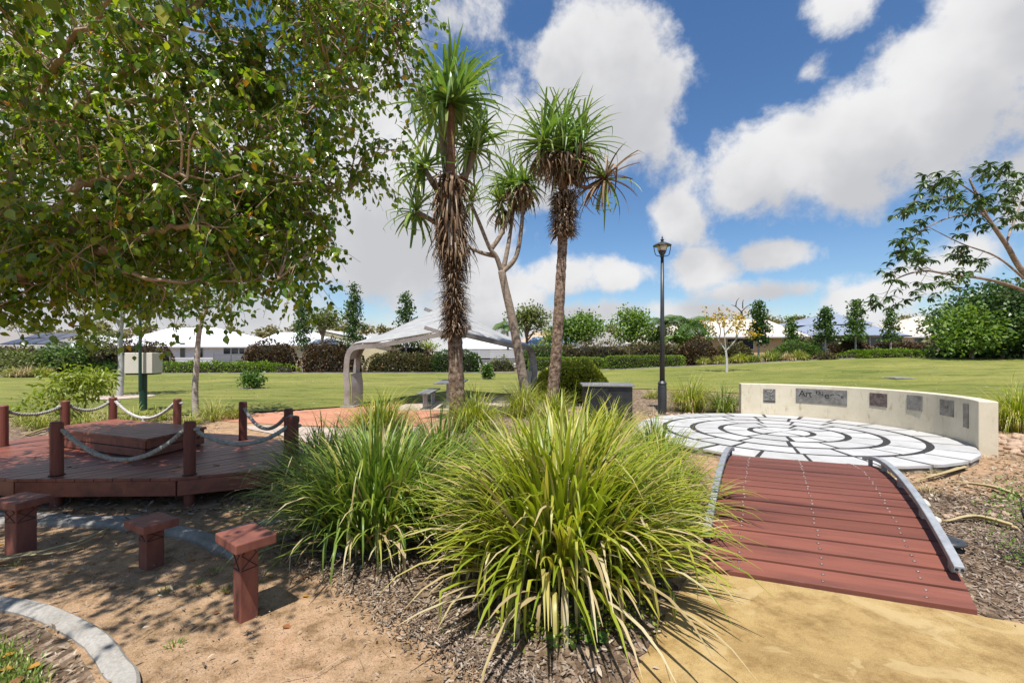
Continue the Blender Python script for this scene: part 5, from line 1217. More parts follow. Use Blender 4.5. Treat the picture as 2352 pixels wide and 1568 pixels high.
# pyramid trees of whorled branches
def pyramid(px, top, base_px, Y, wpx, label, mat, dens=1.0, trunk_c=M['bark_white']):
    x = PX(px, Y); z = hgt(x, Y); H = PZ(top, Y) - z; w = wpx * Y / F / 2; o = empty('pyramid_tree', (x, Y, z), label, 'tree', 'slim young trees along the hedges')
    trunk([(x, Y, z - .05), (x + .02, Y, z + H * .5), (x, Y, z + H * .97)], [.09, .06, .02], 'trunk', trunk_c, o, 8, .03)
    t0 = .32; cs, br = [], MB(); nlev = int(9 + H)
    for i in range(nlev):
        t = t0 + (1 - t0) * i / (nlev - 1); rad = w * (1 - (t - t0) / (1 - t0)) ** .75 * (.7 + .3 * math.sin(i * 2.1)) + .1
        for k in range(5 if t < .85 else 3):
            a = rnd.uniform(0, 6.28); rr = rad * rnd.uniform(.45, 1.05); p = Vector((x + rr * math.cos(a), Y + rr * math.sin(a), z + H * t + rnd.uniform(-.1, .12) + rr * .18))
            cs.append(p); br.tube([Vector((x, Y, z + H * t - .08)), p], [.018, .006], 4, False)
    br.build('branch', M['bark'], o)['kind'] = 'stuff'
    cs = np.array(cs); nl = int(28 * dens); n = len(cs) * nl; ci = np.repeat(np.arange(len(cs)), nl); pos = cs[ci] + rng.normal(size=(n, 3)) * np.array([.2, .2, .13])
    Lv = Leaves(); Lv.add(SIMPLE, pos, leaf_dirs(n, np.array([[0, 0, .5]]), 0), .21 * rng.uniform(.7, 1.25, n), rng.random(n)); Lv.build(o, mat, 0, 'leaf', 'crown')
pyramid(812, 661, 812, 36.5, 62, 'dark slim pyramid tree left of the shelter, tallest of its row', M['dark_leaf'], 1.15)
pyramid(932, 680, 810, 38.0, 78, 'broad pyramid tree rising behind the shelter roof', M['dark_leaf'], 1.1)
pyramid(697, 700, 810, 37.2, 60, 'thin pyramid tree in front of the cream gabled house', M['dark_leaf'], .8)
pyramid(1742, 699, 810, 37.0, 46, 'narrow dark pyramid tree right of the golden tree', M['dark_leaf'], 1.5)
pyramid(1895, 711, 805, 36.6, 44, 'pyramid tree before the left end of the blue-grey roof', M['dark_leaf'], 1.0)
pyramid(1965, 696, 800, 36.8, 46, 'pyramid tree before the middle of the blue-grey roof', M['green_leaf'], .9)
pyramid(2045, 712, 800, 37.0, 34, 'thin sparse pyramid tree between the blue-grey and cream roofs', M['green_leaf'], .55)
pyramid(1815, 735, 800, 38.5, 30, 'small sapling pyramid tree before the cream tiled roof', M['green_leaf'], .7)
# round trees
def lollipop(px, top, bot, Y, wpx, label, mat, ncl=90, nl=26, size=.26, name='leafy_tree', sigma=.34):
    x = PX(px, Y); z = hgt(x, Y); zt, zb = PZ(top, Y) - z, PZ(bot, Y) - z; w = wpx * Y / F / 2; c = (zt + zb) / 2; hh = (zt - zb) / 2
    return tree(name, (x, Y), [(0, 0, 0), (.05, 0, zb * .6), (0, 0, c)], [.16, .12, .07], [(0, 0, c, w * .8, w * .8, hh * .85), (-w * .4, 0, c - hh * .25, w * .6, w * .6, hh * .6), (w * .4, 0, c - hh * .2, w * .6, w * .6, hh * .62), (0, 0, c + hh * .4, w * .5, w * .5, hh * .55)], ncl, nl, size, mat, M['bark'], label, 'tree', None, SIMPLE, sigma, .45)
lollipop(1345, 716, 792, 42, 92, 'round bright green tree beside the pale blue roof', M['bright_leaf'])
lollipop(1450, 704, 790, 41, 104, 'round bright green tree between the blue roof and the lamp post', M['bright_leaf'], 105)
lollipop(1300, 728, 795, 42.5, 60, 'smaller green tree tucked behind the straight pandanus', M['green_leaf'], 60)
lollipop(1585, 742, 795, 41, 90, 'leafy shrub tree under the pair of palms', M['bright_leaf'], 80)
lollipop(1510, 752, 795, 43, 40, 'slim bushy tree left under the palms', M['green_leaf'], 35)
lollipop(2300, 652, 818, 31, 310, 'big bushy dark green tree at the end of the lawn rise', M['dark_leaf'], 420, 28, .27, 'bushy_tree', .5)
lollipop(2230, 700, 816, 29.8, 150, 'lighter green bushy growth in front of the big bushy tree', M['bright_leaf'], 110, 24, .26, 'bushy_tree', .4)
lollipop(1850, 770, 800, 39.5, 70, 'reddish garden shrub before the tan wall', M['bronze_leaf'], 40, 20, .2, 'garden_shrub')
lollipop(1262, 762, 790, 43, 40, 'papaya-like bright shrub before the pale blue roof', M['lime_leaf'], 25, 18, .24, 'garden_shrub')
lollipop(980, 790, 806, 42, 40, 'yellow-green garden shrub seen below the shelter roof', M['lime_leaf'], 24, 18, .2, 'garden_shrub')
# dark understorey under the bushy tree
hedge('hedge', 2140, 2460, 772, 815, 33.5, 3.0, M['dark_leaf'], 'dark shady thicket beneath the big bushy tree', 2600, .24, .3)
# gum trees
def gum(px, top, bot, Y, wpx, label, mat, n=5, ncl=46, size=.3, lean=0.0):
    x = PX(px, Y); z = hgt(x, Y); H = PZ(top, Y) - z; w = wpx * Y / F / 2; zb = PZ(bot, Y) - z; bl = []
    for k in range(n):
        a = rnd.uniform(-1, 1); bl.append((a * w * .75, rnd.uniform(-.5, .5) * w * .6, zb + (H - zb) * rnd.uniform(.4, .9) * (1 - .35 * abs(a)), w * .38, w * .38, (H - zb) * .17))
    return tree('gum_tree', (x, Y), [(0, 0, 0), (lean * .3, 0, H * .3), (lean, 0, H * .62)], [.2, .15, .09], bl, ncl, 24, size, mat, M['bark'], label, 'tree', None, SIMPLE, .4, .3, .3, 0, ncl // 2)
gum(1210, 684, 780, 46, 108, 'tall open gum tree behind the leaning pandanus', M['olive_leaf'], 9, 75)
gum(740, 698, 770, 47, 70, 'rounded olive gum tree behind the cream gabled house', M['olive_leaf'], 7, 55)
gum(1775, 716, 765, 75, 70, 'flat-topped distant gum tree behind the cream tiled roof', M['hazed_leaf'], 7, 46, .42)
gum(1832, 728, 765, 80, 50, 'small distant gum tree between the cream and blue-grey roofs', M['hazed_leaf'], 5, 26, .42)
gum(2090, 722, 765, 85, 60, 'distant gum tree behind the cream roof by the bushy tree', M['hazed_leaf'], 5, 30, .45)
gum(1690, 712, 765, 70, 50, 'bare pale gum tree behind the golden tree', M['hazed_leaf'], 4, 14, .4)
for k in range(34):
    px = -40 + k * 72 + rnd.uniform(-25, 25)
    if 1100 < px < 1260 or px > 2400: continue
    gum(px, rnd.uniform(728, 752), 790, rnd.uniform(85, 120), rnd.uniform(60, 110), 'hazy olive-brown bushland tree far behind the houses', M['hazed_leaf'], 5, 30, .65)['group'] = 'bushland trees behind the houses'
# golden tree on the lawn, dead tree
X_, Y_ = G(1669, 868); Y_ = 27.0; X_ = PX(1669, Y_); gz = hgt(X_, Y_)
gold = empty('golden_tree', (X_, Y_, gz), 'slender white-barked tree with sparse golden leaves on the lawn', 'tree')
A0 = Vector((X_, Y_, gz)); fk = Vector(at(1667, 805, Y_))
trunk([A0, A0.lerp(fk, .5) + Vector((.03, 0, 0)), fk], [.085, .068, .06], 'trunk', M['bark_white'], gold, 9, .04)
ends = []
for b in ([(1667, 805), (1650, 780), (1640, 760), (1632, 742)], [(1667, 805), (1664, 770), (1662, 745), (1660, 722)], [(1668, 805), (1690, 780), (1698, 762), (1714, 752)], [(1690, 780), (1693, 760), (1700, 735)], [(1664, 770), (1678, 752), (1690, 740)], [(1650, 780), (1655, 760), (1648, 735)]):
    dy = rnd.uniform(-.6, .6); trunk([at(px, py, Y_ + dy * k / 3) for k, (px, py) in enumerate(b)], [.04 - .01 * k for k in range(len(b))], 'branch', M['bark_white'], gold, 6, .04); ends.append(Vector(at(b[-1][0], b[-1][1], Y_ + dy)))
cs = np.array([e_ + Vector((rnd.gauss(0, .22), rnd.gauss(0, .22), rnd.gauss(.05, .26))) for e_ in ends for _ in range(8)]); ci = np.repeat(np.arange(len(cs)), 11); n = len(ci)
Lv = Leaves(); Lv.add(SIMPLE, cs[ci] + rng.normal(size=(n, 3)) * .13, leaf_dirs(n, None, .5), .17 * rng.uniform(.7, 1.2, n), rng.random(n)); Lv.build(gold, M['gold_leaf'], 0, 'leaf', 'crown')
Yd = 60; dt = empty('dead_tree', (PX(1705, Yd), Yd, hgt(PX(1705, Yd), Yd)), 'bare dark dead tree sticking up behind the cream tiled roof', 'tree')
trunk([(PX(1708, Yd), Yd, hgt(PX(1705, Yd), Yd)), at(1706, 760, Yd), at(1703, 715, Yd)], [.28, .2, .14], 'trunk', M['bark_dark'], dt, 8)
for b in ([(1703, 716), (1690, 704), (1680, 700)], [(1690, 704), (1692, 692), (1698, 684)], [(1703, 716), (1714, 705), (1726, 698)], [(1706, 708), (1706, 694), (1708, 688)], [(1704, 730), (1718, 722), (1730, 716)], [(1718, 722), (1722, 712), (1730, 710)]):
    trunk([at(px, py, Yd) for px, py in b], [.08, .05, .02], 'branch', M['bark_dark'], dt, 6)
# palms
def palm(px, cy, Y, L, nf, label, tr=.14):
    x = PX(px, Y); z = hgt(x, Y); zc = PZ(cy, Y); o = empty('palm_tree', (x, Y, z), label, 'palm')
    trunk([(x, Y, z - .05), (x + .06, Y, (z + zc) / 2), (x, Y, zc)], [tr, tr * .85, tr * .7], 'trunk', M['bark_pale'], o, 9, .02)
    for k in range(nf):
        a = 2 * math.pi * k / nf + rnd.uniform(-.25, .25); el = rnd.uniform(.35, 1.25); pts = []; p = Vector((x, Y, zc)); th = el; d = Vector((math.cos(a), math.sin(a), 0)); ns = 12
        for i in range(ns + 1):
            pts.append(p.copy()); p = p + (d * math.cos(th) + Vector((0, 0, math.sin(th)))) * (L / ns); th -= .17
        fr = MB().tube(pts, [.022 * (1 - .8 * i / ns) for i in range(ns + 1)], 4, False); sd = d.cross(Vector((0, 0, 1)))
        for i in range(1, ns + 1):
            for h_ in (0, .5):
                q = pts[i - 1].lerp(pts[i], h_); ll = L * .30 * math.sin(math.pi * min(.97, (i + h_) / (ns + 1.5))) + .08; t = (pts[i] - pts[i - 1]).normalized()
                for s in (-1, 1):
                    e_ = q + (sd * s * .8 + t * .45 + Vector((0, 0, -.35 + rnd.uniform(-.15, .15)))).normalized() * ll; wv = t * .028
                    m_ = q.lerp(e_, .5) + Vector((0, 0, .04)); fr.add([q - wv, q + wv, m_ + wv * 1.2, e_, m_ - wv * 1.2], [(0, 1, 2, 4), (4, 2, 3)])
        fr.build('frond', M['green_leaf'], o)
    return o
palm(1527, 745, 42, 2.3, 13, 'left palm of the pair behind the lamp post')
palm(1590, 750, 41, 2.6, 15, 'right palm of the pair, with a bare spike above it')
palm(1165, 755, 43, 2.0, 13, 'dark palm behind the leaning pandanus')
palm(1545, 778, 40, 1.2, 9, 'small low palm in front of the pair of palms', .08)
# grasses in front of the right-hand hedges
for px, w, mt, lab in ((1615, .8, 'tuft', 'grass clump beside the tall brown hedge'), (1700, .95, 'lom', 'bright grass clump behind the golden tree'), (1655, .85, 'tuft', 'grass clump just left of the golden trunk'), (1770, 1.15, 'lom_dark', 'large green grass clump below the tan wall'),
                       (1805, .8, 'straw', 'straw-coloured grass clump beside the large green one'), (1835, .95, 'tuft', 'grass clump at the corner of the green hedge'), (1730, .8, 'lom_dark', 'dark grass clump under the narrow pyramid tree')):
    grass(PX(px, 35.6), 35.6, w, 1.0, 300, M[mt], lab, 0, BL_T, 'ornamental_grass', None, .15, width=2.6)

# ------------------------------------------------------------------ overhanging tree on the right
at0 = at
def at(px, py, Y): return at0(px, py, Y * 1.43)
rt = empty('overhanging_tree', (15.2, 11.6, 0), 'sparse tree with drooping leaf clusters reaching in over the cream wall', 'tree')
trunk([(15.2, 11.6, -.05), (14.9, 11.6, 1.0), (14.5, 11.5, 1.9), at(2440, 720, 8.0)], [.22, .19, .165, .157], 'trunk', M['bark_mid'], rt, 12, .03)
RL = []
def rlimb(pts, r0, r1):
    s = spline([Vector(at(*p)) for p in pts], 5); n = len(s); MB().tube(s, [.95 * (r0 + (r1 - r0) * i / (n - 1)) for i in range(n)], 8).build('limb', M['bark_mid'], rt, smooth=True); RL.extend(s)
rlimb([(2440, 720, 8.0), (2352, 628, 7.9), (2310, 560, 7.8), (2262, 490, 7.7), (2240, 440, 7.6), (2226, 410, 7.6)], .075, .018)
rlimb([(2440, 720, 8.0), (2352, 668, 7.7), (2270, 642, 7.5), (2180, 630, 7.4), (2120, 622, 7.3), (2060, 640, 7.2), (2040, 668, 7.2)], .05, .008)
rlimb([(2352, 640, 7.9), (2290, 590, 7.8), (2210, 560, 7.7), (2130, 520, 7.6)], .03, .007)
rlimb([(2285, 525, 7.75), (2230, 470, 7.6), (2150, 450, 7.5), (2080, 470, 7.4)], .025, .006)
rlimb([(2262, 490, 7.7), (2180, 500, 7.3), (2110, 535, 7.2), (2060, 580, 7.2)], .022, .006)
rlimb([(2245, 450, 7.65), (2200, 420, 7.6), (2140, 405, 7.5)], .02, .006)
rlimb([(2310, 560, 7.8), (2340, 480, 8.2), (2360, 420, 8.4)], .03, .008)
cl_px = [(2140, 405, 7.5), (2160, 425, 7.6), (2185, 415, 7.5), (2210, 405, 7.6), (2240, 395, 7.7), (2265, 390, 7.7), (2125, 425, 7.4), (2150, 450, 7.5), (2190, 445, 7.5), (2220, 440, 7.6), (2250, 450, 7.5), (2085, 470, 7.4), (2065, 490, 7.3), (2100, 485, 7.4), (2130, 520, 7.6), (2060, 545, 7.2), (2050, 570, 7.2), (2075, 555, 7.2), (2080, 595, 7.2), (2060, 610, 7.2), (2110, 575, 7.2),
         (2170, 480, 7.3), (2200, 490, 7.5), (2235, 485, 7.6), (2265, 470, 7.6), (2290, 460, 7.8), (2315, 465, 7.9), (2340, 450, 8.1), (2300, 500, 7.8), (2330, 500, 7.9), (2350, 480, 8.1), (2240, 515, 7.6), (2195, 560, 7.7), (2150, 590, 7.4), (2130, 585, 7.4), (2230, 570, 7.7), (2280, 590, 7.8), (2250, 600, 7.8), (2310, 430, 8.0), (2345, 425, 8.2), (2352, 520, 8.0),
         (2030, 672, 7.2), (2045, 655, 7.2), (2055, 690, 7.2), (2040, 700, 7.2), (2110, 645, 7.3), (2125, 665, 7.3), (2180, 625, 7.4), (2210, 640, 7.5), (2160, 655, 7.4), (2270, 400, 7.8), (2352, 400, 8.3), (2330, 410, 8.2), (2385, 440, 8.2), (2400, 500, 8.1), (2390, 390, 8.3), (2420, 560, 8.0)]
RLn = np.array(RL); tw = MB(); pos, dirs = [], []
for c in cl_px:
    e_ = Vector(at(*c)) + Vector((0, rnd.gauss(0, .25), 0)); a = Vector(RLn[int(((RLn - np.array(e_)) ** 2).sum(1).argmin())])
    tw.tube(spline([a, a.lerp(e_, .5) + Vector((0, 0, -.03)), e_], 3), [.006, .0055, .005, .005, .004, .004, .003], 4)
    for w in range(rnd.randint(4, 6)):
        q = e_ + Vector((rnd.gauss(0, .17), rnd.gauss(0, .17), rnd.gauss(0, .11)))
        for k in range(rnd.randint(8, 12)):
            az = rnd.uniform(0, 6.28); pos.append(q); dirs.append((math.cos(az), math.sin(az), rnd.uniform(-1.3, .3)))
for _ in range(26):                                              # bare hanging twigs
    a = Vector(RLn[rnd.randrange(len(RLn))]); e_ = a + Vector((-rnd.uniform(.2, .8), rnd.uniform(-.4, .2), rnd.uniform(-.45, .15)))
    tw.tube(spline([a, a.lerp(e_, .5) + Vector((0, 0, -.12)), e_], 4), [.005 - .0004 * k for k in range(9)], 4, False)
tw.build('twigs', M['bark_mid'], rt)['kind'] = 'stuff'
pos = np.array(pos); dirs = np.array(dirs); n = len(pos)
Lv = Leaves(); Lv.add(LANCE, pos, frames(dirs, np.tile([[0, 0, 1.0]], (n, 1)) + rng.normal(size=(n, 3)) * .3), rng.uniform(.13, .22, n), rng.random(n)); Lv.build(rt, M['dark_leaf'], 280, 'leaf', 'foliage')

at = at0

# ------------------------------------------------------------------ houses
def window(o, cx, y, cz, w, h, mat=None):
    wdw = MB().box((cx, y - .02, cz), (w + .12, .05, h + .12)).build('window', M['gutter'], o); MB().box((cx, y - .05, cz), (w, .02, h)).build('pane', M['glass'], wdw); return wdw
def hip(name, x0, x1, eave, ridge, Y, depth, rx0, rx1, roof, wallm, label, gut='gutter', wins=(), over=.5):
    """hip-roofed house seen from its long side; pixel spans are taken at the front eave"""
    xa, xb = PX(x0, Y), PX(x1, Y); zb = min(hgt(xa, Y), hgt(xb, Y)); ze = PZ(eave, Y); Yr = Y + depth / 2; zr = PZ(ridge, Yr)
    ra, rb = PX(rx0, Yr), PX(rx1, Yr); o = empty(name, ((xa + xb) / 2, Yr, zb), label, 'house')
    MB().box(((xa + xb) / 2, Yr, (zb + ze) / 2 - .05), (xb - xa - 2 * over, depth - 2 * over, ze - zb + .1 - .1)).build('wall', wallm, o)
    V = [(xa, Y, ze), (xb, Y, ze), (xb, Y + depth, ze), (xa, Y + depth, ze), (ra, Yr, zr), (rb, Yr, zr)]
    MB().add(V, [(0, 1, 5, 4), (1, 2, 5), (2, 3, 4, 5), (3, 0, 4), (3, 2, 1, 0)]).build('roof', roof, o)
    MB().box(((xa + xb) / 2, Y - .06, ze - .06), (xb - xa + .12, .1, .15)).build('gutter', M[gut], o)
    for sx in (xa, xb): MB().box((sx, Yr, ze - .06), (.1, depth - .12, .15)).build('gutter', M[gut], o)
    for (wx, wy, w, h) in wins:
        window(o, PX(wx, Y + over), Y + over, PZ(wy, Y + over), w, h)
    return o
h1 = hip('house', 225, 595, 795, 752, 48, 11, 395, 495, M['roof_white'], M['wall_white'], 'white house with a broad white metal hip roof behind the beige cabinet', wins=((461, 812, .5, 1.3), (420, 805, .5, 1.6), (522, 806, .7, .7), (540, 806, .7, .7), (556, 806, .5, .6)))
hip('house', 572, 800, 791, 763, 47, 9, 640, 720, M['roof_white'], M['wall_cream'], 'cream house with a low white hip roof beside the white-roofed house', wins=((600, 805, .8, .8),))
# gabled house
gx = empty('house', (PX(815, 52), 54, 0), 'cream gabled house with a white roof left of the shelter', 'house')
def gable(o, xl, zl, xp, zp, xr, zr, Y, dep, roof, wallm):
    a, p, b = Vector(at(xl, zl, Y)), Vector(at(xp, zp, Y)), Vector(at(xr, zr, Y)); dv = Vector((0, dep, 0)); zb = hgt(p.x, Y)
    MB().add([(a.x + .3, Y + .3, zb), (b.x - .3, Y + .3, zb), (b.x - .3, Y + .3, b.z - .12), (p.x, Y + .3, p.z - .12), (a.x + .3, Y + .3, a.z - .12)] + [(a.x + .3, Y + dep, zb), (b.x - .3, Y + dep, zb), (b.x - .3, Y + dep, b.z - .12), (p.x, Y + dep, p.z - .12), (a.x + .3, Y + dep, a.z - .12)],
             [(0, 1, 2, 3, 4), (9, 8, 7, 6, 5), (1, 6, 7, 2), (0, 4, 9, 5)]).build('wall', wallm, o)
    for u, v in ((a, p), (p, b)):
        t = Vector((0, 0, .14)); MB().add([u, v, v + dv, u + dv, u + t, v + t, v + dv + t, u + dv + t], [(3, 2, 1, 0), (4, 5, 6, 7), (0, 1, 5, 4), (1, 2, 6, 5), (2, 3, 7, 6), (3, 0, 4, 7)]).build('roof', roof, o)
gable(gx, 735, 782, 744, 760, 892, 792, 50, 10, M['roof_white'], M['wall_cream'])
h3 = hip('house', -120, 118, 800, 762, 50, 12, -30, 40, M['roof_grey'], M['wall_grey'], 'grey-roofed house with solar panels', gut='gutter_dark')
for i in range(3):
    for j in range(2):
        xa, xb = PX(-30 + 38 * i, 50), PX(4 + 38 * i, 50); t0, t1 = .2 + j * .36, .52 + j * .36; ze = PZ(800, 50); zr = PZ(762, 56)
        V = [(x + (t - .2) * .8, 50 + 6 * t, ze + (zr - ze) * t + .1) for x, t in ((xa, t0), (xb, t0), (xb, t1), (xa, t1))]
        so = MB().add(V, [(0, 1, 2, 3)]).build('solar_panel', M['solar'], h3); so.modifiers.new('solid', 'SOLIDIFY').thickness = .05
hip('house', 150, 262, 798, 768, 52, 9, 195, 225, M['roof_white'], M['wall_cream'], 'small white-roofed house between the solar-panel house and the big white roof')
hip('house', 1040, 1212, 800, 742, 50, 12, 1085, 1100, M['roof_white'], M['wall_white'], 'white-roofed house behind the shelter with a dark veranda', wins=((1105, 812, 2.0, 1.2),))
hip('house', 1190, 1300, 787, 762, 49, 9, 1225, 1262, M['roof_tan'], M['wall_peach'], 'peach house with a tan roof behind the straight pandanus')
hip('house', 1205, 1330, 791, 773, 46.5, 5, 1225, 1310, M['roof_sky'], M['wall_peach'], 'small pale blue roofed wing of garden rooms behind the green hedge')
hip('house', 1345, 1440, 792, 764, 47, 8, 1378, 1402, M['roof_grey'], M['wall_white'], 'white-walled house with a grey-brown tiled roof between the round trees')
hip('house', 1455, 1580, 788, 748, 49, 9, 1545, 1570, M['roof_cream'], M['wall_cream'], 'pale tiled house behind the palms')
h7 = hip('house', 1585, 1862, 772, 734, 45, 11, 1640, 1760, M['roof_cream'], M['wall_tan'], 'tan house with a large cream tiled hip roof behind the golden tree', wins=((1832, 788, 1.0, .9), (1700, 790, 2.6, 1.0), (1620, 790, 1.2, 1.0)))
h8 = hip('house', 1795, 2092, 770, 735, 48, 13, 1885, 1960, M['roof_blue'], M['wall_grey'], 'dark house with a two-tiered blue-grey metal roof', gut='gutter_dark', wins=((2020, 785, 2.0, 1.0),))
V = [Vector(at(1812, 748, 52)), Vector(at(2010, 742, 52)), Vector(at(2010, 742, 52)) + Vector((0, 7, 0)), Vector(at(1812, 748, 52)) + Vector((0, 7, 0)), Vector(at(1910, 718, 55.5))]
MB().add(V, [(0, 1, 4), (1, 2, 4), (2, 3, 4), (3, 0, 4), (3, 2, 1, 0)]).build('upper_roof', M['roof_blue'], h8)
hip('house', 2048, 2230, 772, 728, 50, 12, 2100, 2150, M['roof_cream'], M['wall_cream'], 'cream tiled house beside the bushy tree', wins=((2110, 785, 1.0, .9),))
hip('house', 1890, 2000, 760, 738, 62, 9, 1930, 1960, M['roof_grey'], M['wall_grey'], 'dull grey roof peeking behind the blue-grey house')
def rail_fence(x0, x1, y0, y1, Y, n, mat, label):
    xa, xb = PX(x0, Y), PX(x1, Y); z0, z1 = PZ(y1, Y), PZ(y0, Y); o = empty('fence', ((xa + xb) / 2, Y, z0), label, 'fence'); h = (z1 - z0) / n
    for i in range(n): MB().box(((xa + xb) / 2, Y, z0 + h * (i + .5)), (xb - xa, .03, h * .72)).build('slat', mat, o)
    k = max(2, int((xb - xa) / 1.8))
    for i in range(k + 1):
        xx = xa + (xb - xa) * i / k; zz = hgt(xx, Y); MB().box((xx, Y + .06, (zz + z1) / 2), (.09, .09, z1 - zz)).build('post', mat, o)
rail_fence(1050, 1200, 804, 822, 41, 4, M['fence_white'], 'white horizontal slat fence seen under the shelter')
rail_fence(490, 570, 812, 832, 43, 5, M['fence'], 'dark grey slat fence beside the white-roofed house')
rail_fence(395, 492, 820, 832, 43.5, 2, M['fence_white'], 'low pale rail fence before the white-roofed house')
# distant street lamp
Yl = 80; sl = empty('street_lamp', (PX(935, Yl), Yl, 0), 'thin distant street lamp above the cream gabled house', 'street lamp')
MB().tube([(PX(935, Yl), Yl, 0), (PX(935, Yl), Yl, PZ(748, Yl)), (PX(938, Yl), Yl, PZ(741, Yl)), (PX(946, Yl), Yl, PZ(739, Yl))], [.09, .07, .06, .05], 6).build('pole', M['galv'], sl); MB().box((PX(948, Yl), Yl, PZ(739, Yl)), (.7, .25, .12)).build('lamp_head', M['galv'], sl)
# drain lid set in the lawn
X_ = PX(2062, 21.5); zz = hgt(X_, 21.5)
dl = empty('drain_lid', (X_, 21.5, zz), 'pale rectangular drain lid set in the lawn rise', 'drain lid')
MB().box((X_, 21.5, zz + .045), (1.0, .75, .05), .1).build('frame', M['kerb'], dl, bevel=.01); MB().box((X_, 21.5, zz + .075), (.84, .6, .02), .1).build('cover', M['galv'], dl)

# ------------------------------------------------------------------ ground litter, stones, small plants
def scatter_stuff(name, pts, size, mat, template, label, flat=.35, zoff=.008, stretch=None):
    pts = np.array(pts); n = len(pts); d = rng.normal(size=(n, 3)); d[:, 2] *= flat; nn = rng.normal(size=(n, 3)) * flat + np.array([0, 0, 1.0])
    root = bpy.data.objects.new(name, None)
    P = np.stack([pts[:, 0], pts[:, 1], pts[:, 2] + zoff + rng.random(n) * .014], 1); Lv = Leaves(); s = size * rng.uniform(.5, 1.5, n)
    Lv.add(template, P, frames(d, nn), s if stretch is None else s[:, None] * np.array(stretch)[None], rng.random(n)); o = Lv.build(None, mat, 0, name, name, False)
    return tag(o, label, None, None, 'stuff')
def in_poly(q, P):
    c = False
    for i in range(len(P)):
        a, b = P[i], P[i - 1]
        if (a[1] > q[1]) != (b[1] > q[1]) and q[0] < (b[0] - a[0]) * (q[1] - a[1]) / (b[1] - a[1]) + a[0]: c = not c
    return c
def poly_points(P, n, soft=.0):
    x0, x1 = min(p[0] for p in P), max(p[0] for p in P); y0, y1 = min(p[1] for p in P), max(p[1] for p in P); out = []
    while len(out) < n:
        q = (rnd.uniform(x0, x1), rnd.uniform(y0, y1))
        if in_poly(q, P): out.append((q[0] + rnd.gauss(0, soft), q[1] + rnd.gauss(0, soft), 0.0))
    return out
bed = [(-1.0, 2.9), (-.6, 2.55), (-.25, 2.2), (.0, 1.85), (.45, 1.72), (.58, 2.2), (1.08, 3.0), (1.25, 3.2), (1.9, 4.6), (1.5, 5.4), (-1.2, 5.2), (-2.2, 4.3), (-1.75, 3.45)]
on_path = [(.5, 1.9), (.62, 2.2), (1.14, 3.0), (1.27, 3.15), (2.67, 2.6), (3, 2.4), (3, -3), (-.8, -3), (-.4, .3)]
cpts = [p for p in poly_points(bed, 11000, .12) if not in_poly(p, on_path)]
scatter_stuff('bark_chips', cpts, .025, M['chip'], CHIP, 'bark chips and dry bits under the strappy clumps')
rbed = [(2.72, 2.64), (3.6, 2.38), (4.7, 2.15), (6.5, 2.2), (7.0, 3.6), (5.4, 4.7), (4.3, 5.1)]
scatter_stuff('bark_chips', poly_points(rbed, 16000, .08), .026, M['chip'], CHIP, 'bark chips beside the bridge rail')
scatter_stuff('leaf_litter', poly_points(bed, 900, .12), .05, M['litter'], LANCE, 'dry leaves caught under the strappy clumps', .3)
strip = [(4.2, 4.5), (5.2, 4.1), (8.5, 4.3), (10, 7), (8.2, 7.2), (6.9, 6.4), (6.0, 5.6), (4.8, 5.5)]
scatter_stuff('leaf_litter', poly_points(strip, 5200, .2), .06, M['litter'], LANCE, 'dry leaf litter between the bridge and the cream wall', .3)
scatter_stuff('leaf_litter', [p for p in poly_points([(-5, 2.6), (-2.6, 2.5), (-1.2, 1.4), (-1, 3.0), (-2, 4.3), (-6, 4.4)], 750, .1)], .032, M['litter'], LANCE, 'scattered dry leaf bits on the sand round the stools', .3)
scatter_stuff('leaf_litter', poly_points([(-6, 4.2), (-2.4, 4.2), (-2.3, 5.2), (-6, 5.4)], 1300, .05), .05, M['chip'], CHIP, 'dark dry litter under the front of the deck', .3)
scatter_stuff('leaf_litter', poly_points(corner, 1800, .02), .034, M['litter'], LANCE, 'dry leaves and mulch in the kerbed corner', .35, .012)
scatter_stuff('leaf_litter', poly_points([(-9, 8.6), (-6.5, 7.3), (-5.0, 7.6), (-6.5, 10), (-12, 10.4)], 1500, .1), .06, M['litter'], LANCE, 'pale leaf litter on the gravel behind the deck', .3)
scatter_stuff('grit', poly_points([(-4.8, 2.7), (-2.2, 2.2), (-1.4, 1.6), (-.2, 1.5), (-.3, 2.3), (-1.5, 3.2), (-2.2, 4.3), (-6, 4.4)], 6000, .05), .010, M['chip'], CHIP, 'fine grit and bark crumbs on the sand', .4, .002)
edge_ = [(-1.75, 3.5), (-.95, 2.95), (-.56, 2.62), (-.2, 2.3), (.05, 2.05), (.2, 1.75)]
ep = []
for a, b in zip(edge_[:-1], edge_[1:]):
    for _ in range(900): t = rnd.random(); ep.append((a[0] + (b[0] - a[0]) * t + rnd.gauss(-.03, .09), a[1] + (b[1] - a[1]) * t + rnd.gauss(-.03, .09), 0))
scatter_stuff('bark_chips', ep, .022, M['chip'], CHIP, 'bark chips spilling from the mulch onto the sand')
TWIG = tpl([(-.5, -.012, 0), (.5, -.008, .05), (.5, .008, .05), (-.5, .012, 0)], [(0, 1, 2, 3)])
scatter_stuff('twigs', poly_points([(-4.8, 2.7), (-2.2, 2.2), (-1.2, 1.4), (.6, 1.6), (1.0, 3.0), (-1.5, 3.4), (-2.2, 4.3), (-6, 4.4)], 260, .05), .11, M['litter'], TWIG, 'thin dry twigs on the sand and mulch', .1, .006)
scatter_stuff('twigs', poly_points(rbed, 220, .1), .12, M['litter'], TWIG, 'thin dry twigs on the mulch beside the bridge', .1, .008)
